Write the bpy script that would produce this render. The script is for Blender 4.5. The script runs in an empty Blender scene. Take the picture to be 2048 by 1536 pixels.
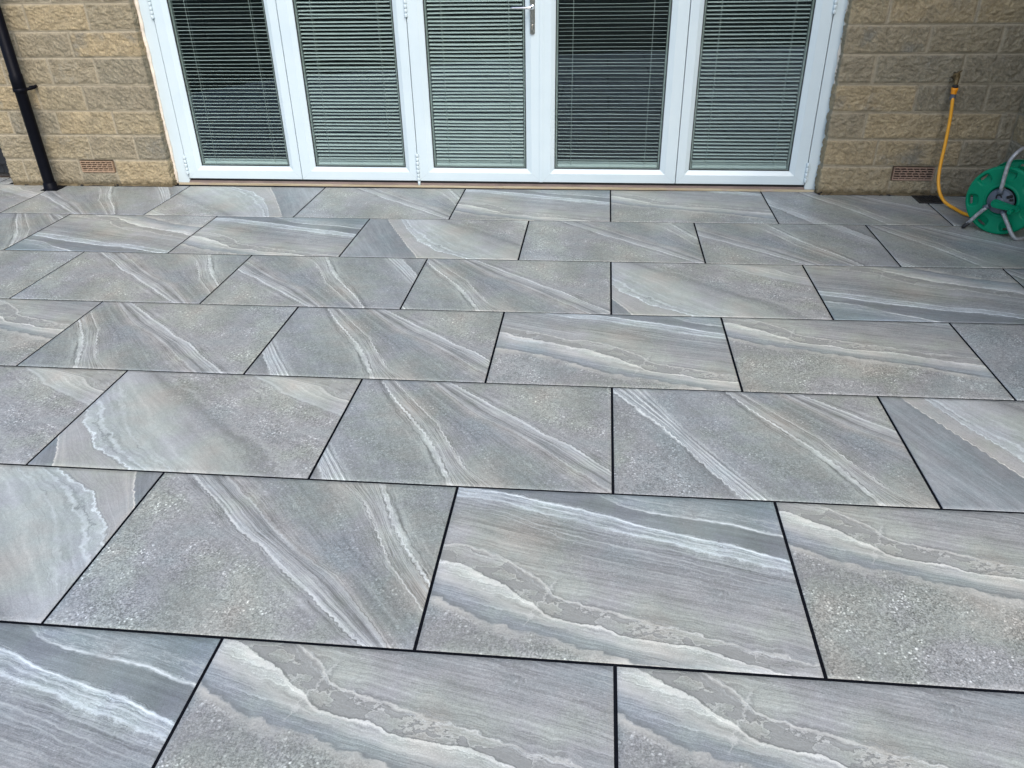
import bpy, bmesh, math, random
import numpy as np
from mathutils import Vector, Matrix

random.seed(7)
rng = np.random.default_rng(7)
SC = bpy.context.scene
COL = SC.collection

# ------------------------------------------------------------------ camera
cam = bpy.data.cameras.new('camera')
cam.sensor_width = 36.0
cam.lens = 36.0 * 1571.82 / 2048.0
cam.clip_start = 0.05
cam.clip_end = 500
co = bpy.data.objects.new('camera', cam)
co.location = (-0.0802, -1.2079, 1.4122)
co.rotation_euler = (1.04524572, 0.0177818777, 0.102696791)
COL.objects.link(co)
SC.camera = co

# ------------------------------------------------------------------ world, sun, exposure
SUN_EL, SUN_AZ = math.radians(46), math.radians(160)      # azimuth clockwise from +y
world = bpy.data.worlds.new('World')
SC.world = world
world.use_nodes = True
wn = world.node_tree
wn.nodes.clear()
sky = wn.nodes.new('ShaderNodeTexSky')
sky.sky_type = 'NISHITA'
sky.sun_disc = False
sky.sun_elevation = SUN_EL
sky.sun_rotation = SUN_AZ
sky.air_density = 1.0
sky.dust_density = 2.2
sky.ozone_density = 1.0
bg = wn.nodes.new('ShaderNodeBackground')
bg.inputs['Strength'].default_value = 0.12
wo = wn.nodes.new('ShaderNodeOutputWorld')
wn.links.new(sky.outputs[0], bg.inputs[0])
wn.links.new(bg.outputs[0], wo.inputs[0])
sl = bpy.data.lights.new('sun', 'SUN')
sl.energy = 1.05
sl.angle = math.radians(34)
sl.color = (1.0, 0.98, 0.95)
so = bpy.data.objects.new('sun', sl)
d = Vector((math.sin(SUN_AZ) * math.cos(SUN_EL), math.cos(SUN_AZ) * math.cos(SUN_EL), math.sin(SUN_EL)))
so.rotation_euler = d.to_track_quat('Z', 'Y').to_euler()
so.location = d * 20
COL.objects.link(so)
SC.view_settings.view_transform = 'Standard'
SC.view_settings.look = 'None'
SC.view_settings.exposure = 1.02
SC.view_settings.gamma = 1.0
SC.cycles.max_bounces = 8
SC.cycles.transparent_max_bounces = 12

# ------------------------------------------------------------------ helpers
def tag(o, label=None, cat=None, group=None, kind=None):
    if label: o['label'] = label
    if cat: o['category'] = cat
    if group: o['group'] = group
    if kind: o['kind'] = kind
    return o

def empty(name, loc=(0, 0, 0), rot=(0, 0, 0)):
    o = bpy.data.objects.new(name, None)
    o.empty_display_size = 0.1
    o.location = loc
    o.rotation_euler = rot
    COL.objects.link(o)
    return o

def link(name, me, mats, parent=None, smooth=False):
    for m in (mats if isinstance(mats, (list, tuple)) else [mats]):
        me.materials.append(m)
    o = bpy.data.objects.new(name, me)
    COL.objects.link(o)
    if parent: o.parent = parent
    if smooth:
        me.polygons.foreach_set('use_smooth', [True] * len(me.polygons))
    return o

def from_arrays(name, V, F, attrs=None, mat_idx=None):
    """V (n,3), F (m,4) quads"""
    me = bpy.data.meshes.new(name)
    V = np.asarray(V, np.float32); F = np.asarray(F, np.int32)
    me.vertices.add(len(V)); me.vertices.foreach_set('co', V.ravel())
    me.loops.add(F.size); me.loops.foreach_set('vertex_index', F.ravel())
    me.polygons.add(len(F))
    me.polygons.foreach_set('loop_start', np.arange(0, F.size, 4, dtype=np.int32))
    me.polygons.foreach_set('loop_total', np.full(len(F), 4, np.int32))
    if mat_idx is not None:
        me.polygons.foreach_set('material_index', np.asarray(mat_idx, np.int32))
    for k, (typ, arr) in (attrs or {}).items():
        a = me.attributes.new(k, typ, 'POINT')
        a.data.foreach_set('vector' if typ == 'FLOAT_VECTOR' else 'value', np.asarray(arr, np.float32).ravel())
    me.update(calc_edges=True)
    me.validate()
    return me

class MB:
    """collects boxes, tubes, lathes into one mesh"""
    def __init__(self):
        self.bm = bmesh.new()
    def box(self, x0, x1, y0, y1, z0, z1, bev=0.0):
        bm = self.bm
        vs = [bm.verts.new(p) for p in ((x0, y0, z0), (x1, y0, z0), (x1, y1, z0), (x0, y1, z0), (x0, y0, z1), (x1, y0, z1), (x1, y1, z1), (x0, y1, z1))]
        fs = [bm.faces.new([vs[i] for i in q]) for q in ((0, 3, 2, 1), (4, 5, 6, 7), (0, 1, 5, 4), (1, 2, 6, 5), (2, 3, 7, 6), (3, 0, 4, 7))]
        if bev:
            es = {e for f in fs for e in f.edges}
            bmesh.ops.bevel(bm, geom=list(es), offset=bev, segments=2, affect='EDGES', profile=0.6)
        return self
    def tube(self, pts, r, n=12, caps=True):
        """r scalar or list"""
        bm = self.bm
        pts = [Vector(p) for p in pts]
        rs = r if isinstance(r, (list, tuple)) else [r] * len(pts)
        rings = []
        up = Vector((0, 0, 1))
        t0 = (pts[1] - pts[0]).normalized()
        if abs(t0.dot(up)) > 0.95: up = Vector((1, 0, 0))
        nrm = t0.cross(up).normalized()
        for i, p in enumerate(pts):
            t = (pts[min(i + 1, len(pts) - 1)] - pts[max(i - 1, 0)]).normalized()
            nrm = (nrm - t * nrm.dot(t)).normalized()
            b = t.cross(nrm)
            rings.append([bm.verts.new(p + (nrm * math.cos(2 * math.pi * k / n) + b * math.sin(2 * math.pi * k / n)) * rs[i]) for k in range(n)])
        for a, c in zip(rings[:-1], rings[1:]):
            for k in range(n):
                f = bm.faces.new((a[k], a[(k + 1) % n], c[(k + 1) % n], c[k])); f.smooth = True
        if caps:
            bm.faces.new(rings[0][::-1]); bm.faces.new(rings[-1])
        return self
    def lathe(self, prof, M=Matrix(), n=32, smooth=True, close=False):
        """prof: list of (r, z) about local z"""
        bm = self.bm
        rings = []
        for r, z in prof:
            if r < 1e-6:
                rings.append([bm.verts.new(M @ Vector((0, 0, z)))])
            else:
                rings.append([bm.verts.new(M @ Vector((r * math.cos(2 * math.pi * k / n), r * math.sin(2 * math.pi * k / n), z))) for k in range(n)])
        seq = list(zip(rings[:-1], rings[1:]))
        if close: seq.append((rings[-1], rings[0]))
        for a, c in seq:
            for k in range(n):
                k2 = (k + 1) % n
                if len(a) == 1 and len(c) == 1: continue
                if len(a) == 1: f = bm.faces.new((a[0], c[k2], c[k]))
                elif len(c) == 1: f = bm.faces.new((a[k], a[k2], c[0]))
                else: f = bm.faces.new((a[k], a[k2], c[k2], c[k]))
                f.smooth = smooth
        return self
    def ring(self, outer, inner, prof, closed_back=True):
        """mitred rectangular frame in the xz plane; prof = list of (fraction from outer to inner, y)"""
        bm = self.bm
        loops = []
        for t, y in prof:
            x0 = outer[0] + (inner[0] - outer[0]) * t; x1 = outer[1] + (inner[1] - outer[1]) * t
            z0 = outer[2] + (inner[2] - outer[2]) * t; z1 = outer[3] + (inner[3] - outer[3]) * t
            loops.append([bm.verts.new(p) for p in ((x0, y, z0), (x1, y, z0), (x1, y, z1), (x0, y, z1))])
        for a, c in zip(loops, loops[1:] + loops[:1]):
            for k in range(4):
                bm.faces.new((a[k], c[k], c[(k + 1) % 4], a[(k + 1) % 4]))
        return self
    def build(self, name, mats, parent=None, recalc=True):
        if recalc: bmesh.ops.recalc_face_normals(self.bm, faces=self.bm.faces)
        me = bpy.data.meshes.new(name)
        self.bm.to_mesh(me); self.bm.free()
        return link(name, me, mats, parent)

def spline(pts, n=8):
    """Catmull-Rom through points"""
    P = [Vector(p) for p in pts]
    P = [P[0] * 2 - P[1]] + P + [P[-1] * 2 - P[-2]]
    out = []
    for i in range(1, len(P) - 2):
        for k in range(n):
            t = k / n
            out.append(0.5 * ((2 * P[i]) + (P[i + 1] - P[i - 1]) * t + (2 * P[i - 1] - 5 * P[i] + 4 * P[i + 1] - P[i + 2]) * t * t + (3 * P[i] - P[i - 1] - 3 * P[i + 1] + P[i + 2]) * t ** 3))
    out.append(P[-2])
    return out

# numpy value noise -------------------------------------------------
def _hash(ix, iy, s):
    h = (ix.astype(np.int64) * 374761393 + iy.astype(np.int64) * 668265263 + s * 2147483647) & 0xFFFFFFFF
    h = ((h ^ (h >> 13)) * 1274126177) & 0xFFFFFFFF
    h = h ^ (h >> 16)
    return (h & 0xFFFF) / 65535.0
def vnoise(x, y, s=0):
    ix, iy = np.floor(x), np.floor(y)
    fx, fy = x - ix, y - iy
    fx = fx * fx * (3 - 2 * fx); fy = fy * fy * (3 - 2 * fy)
    a = _hash(ix, iy, s); b = _hash(ix + 1, iy, s); c = _hash(ix, iy + 1, s); d_ = _hash(ix + 1, iy + 1, s)
    return (a + (b - a) * fx) * (1 - fy) + (c + (d_ - c) * fx) * fy
def fbm(x, y, s=0, o=4, g=0.5):
    t = np.zeros_like(x); a = 1.0; n = 0.0
    for k in range(o):
        t += a * (vnoise(x, y, s + k) - 0.5); n += a * 0.5
        x, y = x * 1.93 * 0.8 - y * 1.93 * 0.6 + 7.3, x * 1.93 * 0.6 + y * 1.93 * 0.8 + 3.1; a *= g
    return t / n

# ------------------------------------------------------------------ material helpers
class G:
    def __init__(self, name):
        self.m = bpy.data.materials.new(name)
        self.m.use_nodes = True
        self.t = self.m.node_tree
        self.t.nodes.clear()
        self.out = self.t.nodes.new('ShaderNodeOutputMaterial')
        self.b = self.n('ShaderNodeBsdfPrincipled')
        self.t.links.new(self.b.outputs[0], self.out.inputs[0])
    def n(self, typ, **kw):
        nd = self.t.nodes.new(typ)
        for k, v in kw.items(): setattr(nd, k, v)
        return nd
    def set(self, sock, v):
        if isinstance(v, bpy.types.NodeSocket): self.t.links.new(v, sock)
        elif v is not None:
            if hasattr(v, '__len__') and len(v) == 3 and len(sock.default_value) == 4: v = (*v, 1)
            sock.default_value = v
    def math(self, op, a, b=None, c=None, clamp=False):
        nd = self.n('ShaderNodeMath', operation=op, use_clamp=clamp)
        self.set(nd.inputs[0], a)
        if b is not None: self.set(nd.inputs[1], b)
        if c is not None: self.set(nd.inputs[2], c)
        return nd.outputs[0]
    def vec(self, x, y, z=0.0):
        nd = self.n('ShaderNodeCombineXYZ')
        for i, v in enumerate((x, y, z)): self.set(nd.inputs[i], v)
        return nd.outputs[0]
    def attr(self, name):
        return self.n('ShaderNodeAttribute', attribute_name=name)
    def sep(self, v):
        nd = self.n('ShaderNodeSeparateXYZ'); self.set(nd.inputs[0], v); return nd.outputs
    def noise(self, v, scale, detail=3, rough=0.5, dist=0.0, col=False):
        nd = self.n('ShaderNodeTexNoise')
        self.set(nd.inputs['Vector'], v)
        nd.inputs['Scale'].default_value = scale; nd.inputs['Detail'].default_value = detail
        nd.inputs['Roughness'].default_value = rough; nd.inputs['Distortion'].default_value = dist
        return nd.outputs['Color' if col else 'Fac']
    def voro(self, v, scale, feature='F1', out='Distance'):
        nd = self.n('ShaderNodeTexVoronoi', feature=feature)
        self.set(nd.inputs['Vector'], v); nd.inputs['Scale'].default_value = scale
        return nd.outputs[out]
    def ramp(self, f, stops, interp='LINEAR'):
        nd = self.n('ShaderNodeValToRGB')
        self.set(nd.inputs[0], f)
        cr = nd.color_ramp; cr.interpolation = interp
        while len(cr.elements) > 1: cr.elements.remove(cr.elements[-1])
        for i, (p, c) in enumerate(stops):
            e = cr.elements[0] if i == 0 else cr.elements.new(p)
            e.position = p
            e.color = (*c, 1) if hasattr(c, '__len__') else (c, c, c, 1)
        return nd.outputs[0]
    def map(self, f, a, b, c=0.0, d_=1.0, smooth=False):
        nd = self.n('ShaderNodeMapRange')
        if smooth: nd.interpolation_type = 'SMOOTHSTEP'
        self.set(nd.inputs[0], f)
        for i, v in enumerate((a, b, c, d_)): self.set(nd.inputs[i + 1], v)
        return nd.outputs[0]
    def mix(self, fac, a, b, blend='MIX'):
        nd = self.n('ShaderNodeMix', data_type='RGBA', blend_type=blend)
        self.set(nd.inputs[0], fac); self.set(nd.inputs[6], a); self.set(nd.inputs[7], b)
        return nd.outputs[2]
    def scale(self, colr, f):
        nd = self.n('ShaderNodeVectorMath', operation='SCALE')
        self.set(nd.inputs[0], colr); self.set(nd.inputs['Scale'], f)
        return nd.outputs[0]
    def bump(self, h, strength, dist, normal=None):
        nd = self.n('ShaderNodeBump')
        nd.inputs['Strength'].default_value = strength; nd.inputs['Distance'].default_value = dist
        self.set(nd.inputs['Height'], h)
        if normal is not None: self.set(nd.inputs['Normal'], normal)
        return nd.outputs[0]
    def fin(self, color=None, rough=None, metal=None, normal=None, spec=None):
        if color is not None: self.set(self.b.inputs['Base Color'], color)
        if rough is not None: self.set(self.b.inputs['Roughness'], rough)
        if metal is not None: self.set(self.b.inputs['Metallic'], metal)
        if normal is not None: self.set(self.b.inputs['Normal'], normal)
        if spec is not None: self.set(self.b.inputs['Specular IOR Level'], spec)
        return self.m

def simple(name, color, rough=0.5, metal=0.0, var=0.08, vs=30.0, bump=0.0, bs=200.0, spec=None):
    g = G(name)
    tc = g.n('ShaderNodeTexCoord').outputs['Object']
    n = g.noise(tc, vs, 4, 0.6)
    c = g.scale(g.mix(0.0, color, color), g.map(n, 0.3, 0.7, 1 - var, 1 + var))
    nr = g.bump(g.noise(tc, bs, 3), bump, 0.001) if bump else None
    r = g.map(g.noise(tc, vs * 2.3, 3), 0.3, 0.7, max(0.02, rough - 0.06), rough + 0.06)
    return g.fin(c, r, metal, nr, spec)

# ------------------------------------------------------------------ paving stone materials
def c_(v, w=0.0):      # grey of value v; w>0 warmer, w<0 bluer
    return (v * (1 + w), v, v * (1 - w))

def stone_mat(name, stops, TMAX, amp, stri, gran, lines, fil, along='v', plates=None, warm=None, node=False):
    """layered porcelain stone: attribute 'strata' = (T, u, v); T counts the layers, u and v are metres on the stone"""
    g = G(name)
    a = g.sep(g.attr('strata').outputs['Vector'])
    T, u, v = a[0], a[1], a[2]
    uv = g.vec(u, v, 0)
    FL = g.attr('flow').outputs['Fac']
    R = lambda f, st, **k: g.ramp(f, [(t / TMAX, c) for t, c in st], **k)
    n1 = g.math('SUBTRACT', g.noise(uv, 7.0, 4, 0.6), 0.5)
    n2 = g.math('SUBTRACT', g.noise(uv, 38.0, 7, 0.68), 0.5)
    n4 = g.math('SUBTRACT', g.noise(g.vec(u, v, 9.0), 17.0, 5, 0.6), 0.5)
    jag = g.math('ADD', g.math('MULTIPLY', n1, .8), g.math('ADD', g.math('MULTIPLY', n2, 0.36), g.math('MULTIPLY', n4, .5)))
    Tn = g.math('DIVIDE', T, TMAX)
    av = R(Tn, amp)
    T1 = g.math('ADD', T, g.math('MULTIPLY', jag, g.math('MULTIPLY', av, 4.0)))
    T1n = g.math('DIVIDE', T1, TMAX)
    col = R(T1n, stops)
    al = v if along == 'v' else u
    FJ = g.math('ADD', FL, g.math('MULTIPLY', jag, g.math('MULTIPLY', av, 2.4)))
    # brushed flow of the layers
    s0 = g.noise(g.vec(g.math('MULTIPLY', FJ, 5.0), g.math('MULTIPLY', al, 1.2), 8.1), 1.0, 3, 0.55)
    s1 = g.noise(g.vec(g.math('MULTIPLY', FJ, 16.0), g.math('MULTIPLY', al, 3.0), 0), 1.0, 6, 0.66)
    s2 = g.noise(g.vec(g.math('MULTIPLY', FJ, 60.0), g.math('MULTIPLY', al, 9.0), 3.3), 1.0, 4, 0.65)
    sm = R(T1n, stri)
    sv = g.math('ADD', g.map(s0, .3, .7, -.14, .14), g.math('ADD', g.map(s1, 0.3, 0.7, -0.30, 0.30), g.map(s2, 0.3, 0.7, -0.26, 0.26)))
    f = g.math('ADD', 1.0, g.math('MULTIPLY', sv, sm))
    crack = g.map(g.math('ABSOLUTE', g.math('SUBTRACT', s1, 0.50)), 0.0, 0.014, 1.0, 0.0)
    crack = g.math('MULTIPLY', crack, g.map(g.noise(g.vec(u, v, 6.0), 9.0, 3), .48, .6, 0, 1))
    f = g.math('SUBTRACT', f, g.math('MULTIPLY', crack, g.math('MULTIPLY', sm, 0.6)))
    # granular zones: grit, chips and bright flecks
    gm = R(T1n, gran)
    gpatch = g.map(g.noise(uv, 5.0, 5, 0.65), 0.38, 0.62, 0.40, 1.0)
    gm = g.math('MULTIPLY', gm, gpatch)
    wv = g.vec(g.math('ADD', u, g.math('MULTIPLY', n2, 0.02)), v, 0)
    vo = g.n('ShaderNodeTexVoronoi', feature='F1')
    g.set(vo.inputs['Vector'], wv); vo.inputs['Scale'].default_value = 150.0
    grc = g.sep(vo.outputs['Color'])
    chip = g.math('MULTIPLY', g.map(grc[0], .66, .80, 0, 1), g.map(vo.outputs['Distance'], .30, .55, 1, 0))
    fleckzone = g.map(g.noise(g.vec(u, v, 2.2), 11.0, 4, .6), .47, .60, .12, 1.0)
    fine = g.noise(uv, 200.0, 5, 0.75)
    gv = g.math('ADD', g.map(grc[1], 0.0, 1.0, -0.24, 0.24), g.map(fine, 0.33, 0.67, -0.52, 0.52))
    gv = g.math('ADD', gv, g.math('MULTIPLY', chip, g.math('MULTIPLY', fleckzone, 1.15)))
    f = g.math('ADD', f, g.math('MULTIPLY', gv, gm))
    # sandy grain everywhere, slow clouds
    f = g.math('MULTIPLY', f, g.map(g.noise(uv, 320.0, 3, 0.7), 0.3, 0.7, 0.83, 1.17))
    f = g.math('MULTIPLY', f, g.map(g.noise(uv, 75.0, 4, 0.7), 0.3, 0.7, 0.93, 1.07))
    f = g.math('MULTIPLY', f, g.map(g.noise(uv, 3.3, 6, 0.65), 0.32, 0.68, 0.86, 1.13))
    col = g.scale(col, f)
    tn = g.noise(g.vec(u, v, 4.7), 2.6, 5, 0.6)
    tint = g.ramp(tn, [(0.32, (0.93, 1.0, 1.05)), (0.45, (1.0, 0.99, 1.04)), (0.55, (0.97, 1.01, 0.97)), (0.68, (1.06, 1.0, 0.94))])
    col = g.mix(0.75, col, tint, 'MULTIPLY')
    if plates:   # ragged grey plates edged by dark rims and pale filaments
        t0, t1, dark, th = plates
        inside = g.math('MULTIPLY', g.map(T1, t0, t0 + 0.06, 0, 1), g.map(T1, t1 - 0.12, t1, 1, 0))
        pn = g.noise(g.vec(u, g.math('MULTIPLY', v, 1.7), 1.9), 9.0, 8, 0.60)
        isl = g.map(pn, th, th + 0.006, 0, 1)
        col = g.mix(g.math('MULTIPLY', inside, g.math('MULTIPLY', isl, 0.85)), col, g.scale(g.mix(0, dark, dark), g.map(fine, .3, .7, .9, 1.1)))
        ed = g.map(g.math('ABSOLUTE', g.math('SUBTRACT', pn, th + .006)), 0.0, 0.008, 0.7, 0.0)
        col = g.mix(g.math('MULTIPLY', inside, ed), col, c_(.13))
        ed2 = g.map(g.math('ABSOLUTE', g.math('SUBTRACT', pn, th - .016)), 0.0, 0.016, 0.6, 0.0)
        ed2 = g.math('MULTIPLY', ed2, g.map(g.noise(uv, 16.0, 3), .42, .58, .1, 1))
        col = g.mix(g.math('MULTIPLY', inside, ed2), col, c_(.47, .02))
        if node:   # short crack crossing the crust
            dx = g.math('SUBTRACT', g.math('SUBTRACT', u, .268), g.math('MULTIPLY', g.math('SUBTRACT', v, .155), .42))
            dx = g.math('ADD', dx, g.math('MULTIPLY', n2, .075))
            rng_ = g.math('MULTIPLY', g.map(v, .085, .11, 0, 1), g.map(v, .235, .26, 1, 0))
            col = g.mix(g.math('MULTIPLY', rng_, g.map(g.math('ABSOLUTE', dx), .001, .005, .5, 0)), col, c_(.48, .02))
            col = g.mix(g.math('MULTIPLY', rng_, g.map(g.math('ABSOLUTE', g.math('SUBTRACT', dx, .008)), .001, .004, .35, 0)), col, c_(.18))
    # crinkled pale filaments running with the layers
    fn = g.noise(g.vec(g.math('MULTIPLY', T1, 7.0), g.math('MULTIPLY', al, 9.0), 5.5), 1.0, 7, 0.68)
    fl_ = g.map(g.math('ABSOLUTE', g.math('SUBTRACT', fn, 0.5)), 0.0, 0.022, 1.0, 0.0)
    col = g.mix(g.math('MULTIPLY', fl_, R(T1n, fil)), col, c_(.62, -.03))
    # single veins: (T, width below, width above, value, warmth, strength)
    for i, (t0, w0, w1, val, wm_, k) in enumerate(lines):
        d0 = g.math('SUBTRACT', T1, t0)
        m = g.math('MULTIPLY', g.map(d0, -w0, 0.0, 0, 1), g.map(d0, 0.0, w1, 1, 0))
        br = g.map(g.noise(g.vec(u, v, i * 1.7), 8.0, 5, .65), .38, .58, .25, 1.0)
        m = g.math('MULTIPLY', m, g.math('MULTIPLY', br, k))
        col = g.mix(m, col, c_(val, wm_))
    if warm:
        w0, w1, wc = warm
        wm = g.math('MULTIPLY', g.map(T1, w0, w0 + 0.5, 0, 1), g.map(T1, w1 - 0.5, w1, 1, 0))
        wm = g.math('MULTIPLY', wm, g.map(g.noise(uv, 4.0, 4, 0.6), 0.5, 0.62, 0, 0.7))
        col = g.mix(wm, col, wc, 'MULTIPLY')
    pv = g.n('ShaderNodeTexVoronoi', feature='F1'); g.set(pv.inputs['Vector'], g.vec(u, v, 0)); pv.inputs['Scale'].default_value = 11.0
    pit = g.math('MULTIPLY', g.map(pv.outputs['Distance'], .010, .020, .8, 0), g.map(g.sep(pv.outputs['Color'])[0], .55, .56, 0, 1))
    col = g.mix(pit, col, c_(.04))
    h = g.math('ADD', g.math('MULTIPLY', g.math('MULTIPLY', grc[1], gm), 1.0), g.math('MULTIPLY', fine, 0.35))
    h = g.math('ADD', h, g.math('MULTIPLY', s1, g.math('MULTIPLY', sm, 0.6)))
    nr = g.bump(h, 0.8, 0.0012)
    rough = g.map(g.noise(uv, 30.0, 4, 0.6), 0.3, 0.7, 0.31, 0.45)
    gmn = g.n('ShaderNodeGamma'); g.set(gmn.inputs[0], col); gmn.inputs[1].default_value = 1.28
    col = g.scale(gmn.outputs[0], 1.44)
    return g.fin(g.mix(1.0, g.scale(col, ALB), (.975, 1.01, .965), 'MULTIPLY'), rough, 0.0, nr, 0.5)

ALB = 1.10
STONE1 = stone_mat('layered_stone_crust', [
    (0.0, c_(.26, .01)), (0.97, c_(.27, .01)), (1.0, c_(.27, -.04)), (1.3, c_(.30, -.03)), (1.6, c_(.35, .01)), (1.8, c_(.41, .01)), (1.98, c_(.46, .02)), (2.01, c_(.28, .01)), (2.5, c_(.29, .02)),
    (2.97, c_(.32, .02)), (3.03, c_(.29, .01)), (3.5, c_(.31, .01)), (4.0, c_(.27, .01)), (4.4, c_(.25, -.01)), (4.75, c_(.26, -.02)),
    (4.97, c_(.29, -.03)), (5.05, c_(.36, -.05)), (5.5, c_(.30, -.05)), (5.92, c_(.38, -.06)), (6.0, c_(.23, -.05)),
    (6.5, c_(.215, -.05)), (6.95, c_(.235, -.05)), (7.05, c_(.28, -.06)), (7.5, c_(.24, -.09)), (8.2, c_(.25, -.12))], 9.0,
    amp=[(0, .03), (.85, .035), (1.0, .05), (1.4, .09), (1.7, .16), (2.0, .18), (3.0, .16), (3.5, .04), (4.8, .05), (5.0, .10), (6.0, .10), (6.5, .04), (7.0, .06), (9, .05)],
    stri=[(0, .1), (.95, .1), (1.1, .7), (2.0, .8), (2.1, .4), (3.0, .6), (3.3, .6), (4.6, .65), (5.0, .9), (6.0, .9), (6.1, .25), (7.0, .6), (8.5, .3)],
    gran=[(0, .95), (.95, .95), (1.0, .12), (2.0, .1), (3.2, .12), (4.0, .26), (4.9, .3), (5.2, .3), (6.0, .3), (6.1, .08), (9, .35)],
    lines=[(1.0, .015, .10, .17, -.03, .75), (.975, .08, .02, .42, .04, .8), (1.55, .25, .2, .44, .02, .5), (1.93, .12, .05, .50, .03, .75), (2.0, .015, .09, .15, 0, .8), (3.0, .10, .03, .50, .03, .7), (3.05, .02, .06, .18, 0, .4),
           (4.15, .02, .03, .40, 0, .4), (4.45, .02, .02, .42, -.02, .6), (4.58, .015, .03, .44, -.02, .7), (4.8, .03, .03, .40, -.03, .6),
           (5.05, .10, .08, .55, -.04, .8), (5.25, .05, .05, .2, -.04, .5), (5.45, .07, .1, .55, -.04, .7), (5.6, .04, .05, .2, -.04, .4), (5.86, .10, .06, .64, -.03, .95), (5.96, .03, .06, .16, -.05, .6),
           (6.98, .06, .06, .60, -.03, .85), (7.08, .03, .03, .17, -.05, .4), (7.3, .04, .04, .44, -.04, .5)],
    fil=[(0, 0), (.9, 0), (1.1, .05), (1.9, .08), (2.1, .12), (2.7, .15), (2.9, .5), (3.0, .6), (3.1, .05), (4.8, .1), (5.0, .5), (6.0, .55), (6.08, 0), (6.9, .0), (7.0, .5), (7.35, .2), (7.6, 0), (9, 0)],
    along='u', plates=(2.0, 3.02, c_(.255, .01), .49), node=True)

STONE2 = stone_mat('layered_stone_diagonal', [
    (0.0, c_(.25, .0)), (0.95, c_(.26, -.01)), (1.05, c_(.34, -.02)), (1.9, c_(.33, -.02)),
    (2.03, c_(.27, -.02)), (2.4, c_(.255, -.03)), (2.96, c_(.27, -.01)), (3.02, c_(.30, .0)), (3.3, c_(.28, .0)), (3.6, c_(.26, .01)),
    (3.97, c_(.28, .01)), (4.02, c_(.27, .0)), (4.35, c_(.25, -.03)), (4.7, c_(.26, -.02)), (4.98, c_(.28, .03)), (5.02, c_(.28, .0)),
    (5.5, c_(.28, .0)), (5.97, c_(.35, -.01)), (6.02, c_(.28, .0)), (6.5, c_(.27, .01)), (7.5, c_(.28, -.02))], 9.0,
    amp=[(0, .03), (1, .055), (2, .05), (2.5, .03), (3.0, .055), (4.0, .06), (4.6, .03), (5.0, .06), (6.0, .05), (6.6, .04), (9, .05)],
    stri=[(0, .15), (.9, .2), (1.0, 1.4), (1.9, 1.4), (2.05, .25), (2.8, .2), (2.95, 1.5), (4.0, 1.5), (4.1, .35), (4.8, .5), (5.0, 1.3), (6.0, 1.2), (6.2, .2), (9, .15)],
    gran=[(0, .9), (.9, .8), (1.0, .15), (1.9, .15), (2.1, .62), (2.8, .7), (3.0, .15), (4.0, .15), (4.2, .6), (4.8, .5), (5.0, .12), (6.0, .12), (6.2, .7), (6.6, 1.0), (9, 1.0)],
    lines=[(1.0, .03, .05, .60, -.02, .95), (1.13, .03, .04, .17, -.02, .6), (1.25, .03, .05, .60, -.02, .95), (1.38, .03, .03, .17, -.02, .7), (1.5, .04, .04, .60, -.02, .95), (1.62, .03, .03, .16, -.02, .7), (1.74, .03, .05, .60, -.01, .95), (1.87, .03, .04, .15, -.02, .8), (1.97, .04, .02, .42, -.02, .6),
           (2.992, .02, .06, .60, -.01, .85), (3.22, .1, .1, .47, -.01, .6), (3.5, .05, .05, .18, .0, .35), (3.7, .06, .06, .40, .01, .4), (3.96, .07, .014, .58, .0, .8), (3.985, .01, .02, .17, .0, .4),
           (4.55, .015, .02, .34, .0, .4), (4.985, .012, .02, .17, .01, .7), (5.04, .03, .06, .42, .0, .6), (5.3, .05, .05, .18, 0, .4), (5.62, .08, .1, .43, .0, .6), (5.94, .07, .035, .52, .0, .75), (5.985, .02, .025, .14, .0, .8), (6.3, .01, .012, .2, .0, .4), (7.4, .012, .01, .18, 0, .5)],
    fil=[(0, 0), (.95, 0), (1.0, .4), (2.0, .4), (2.04, 0), (2.95, 0), (3.0, .35), (4.0, .3), (4.03, 0), (4.97, 0), (5.05, .12), (5.8, .3), (6.0, .3), (6.03, 0), (9, 0)],
    along='v', warm=(4.3, 5.2, (1.03, 1.0, .96)))

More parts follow.
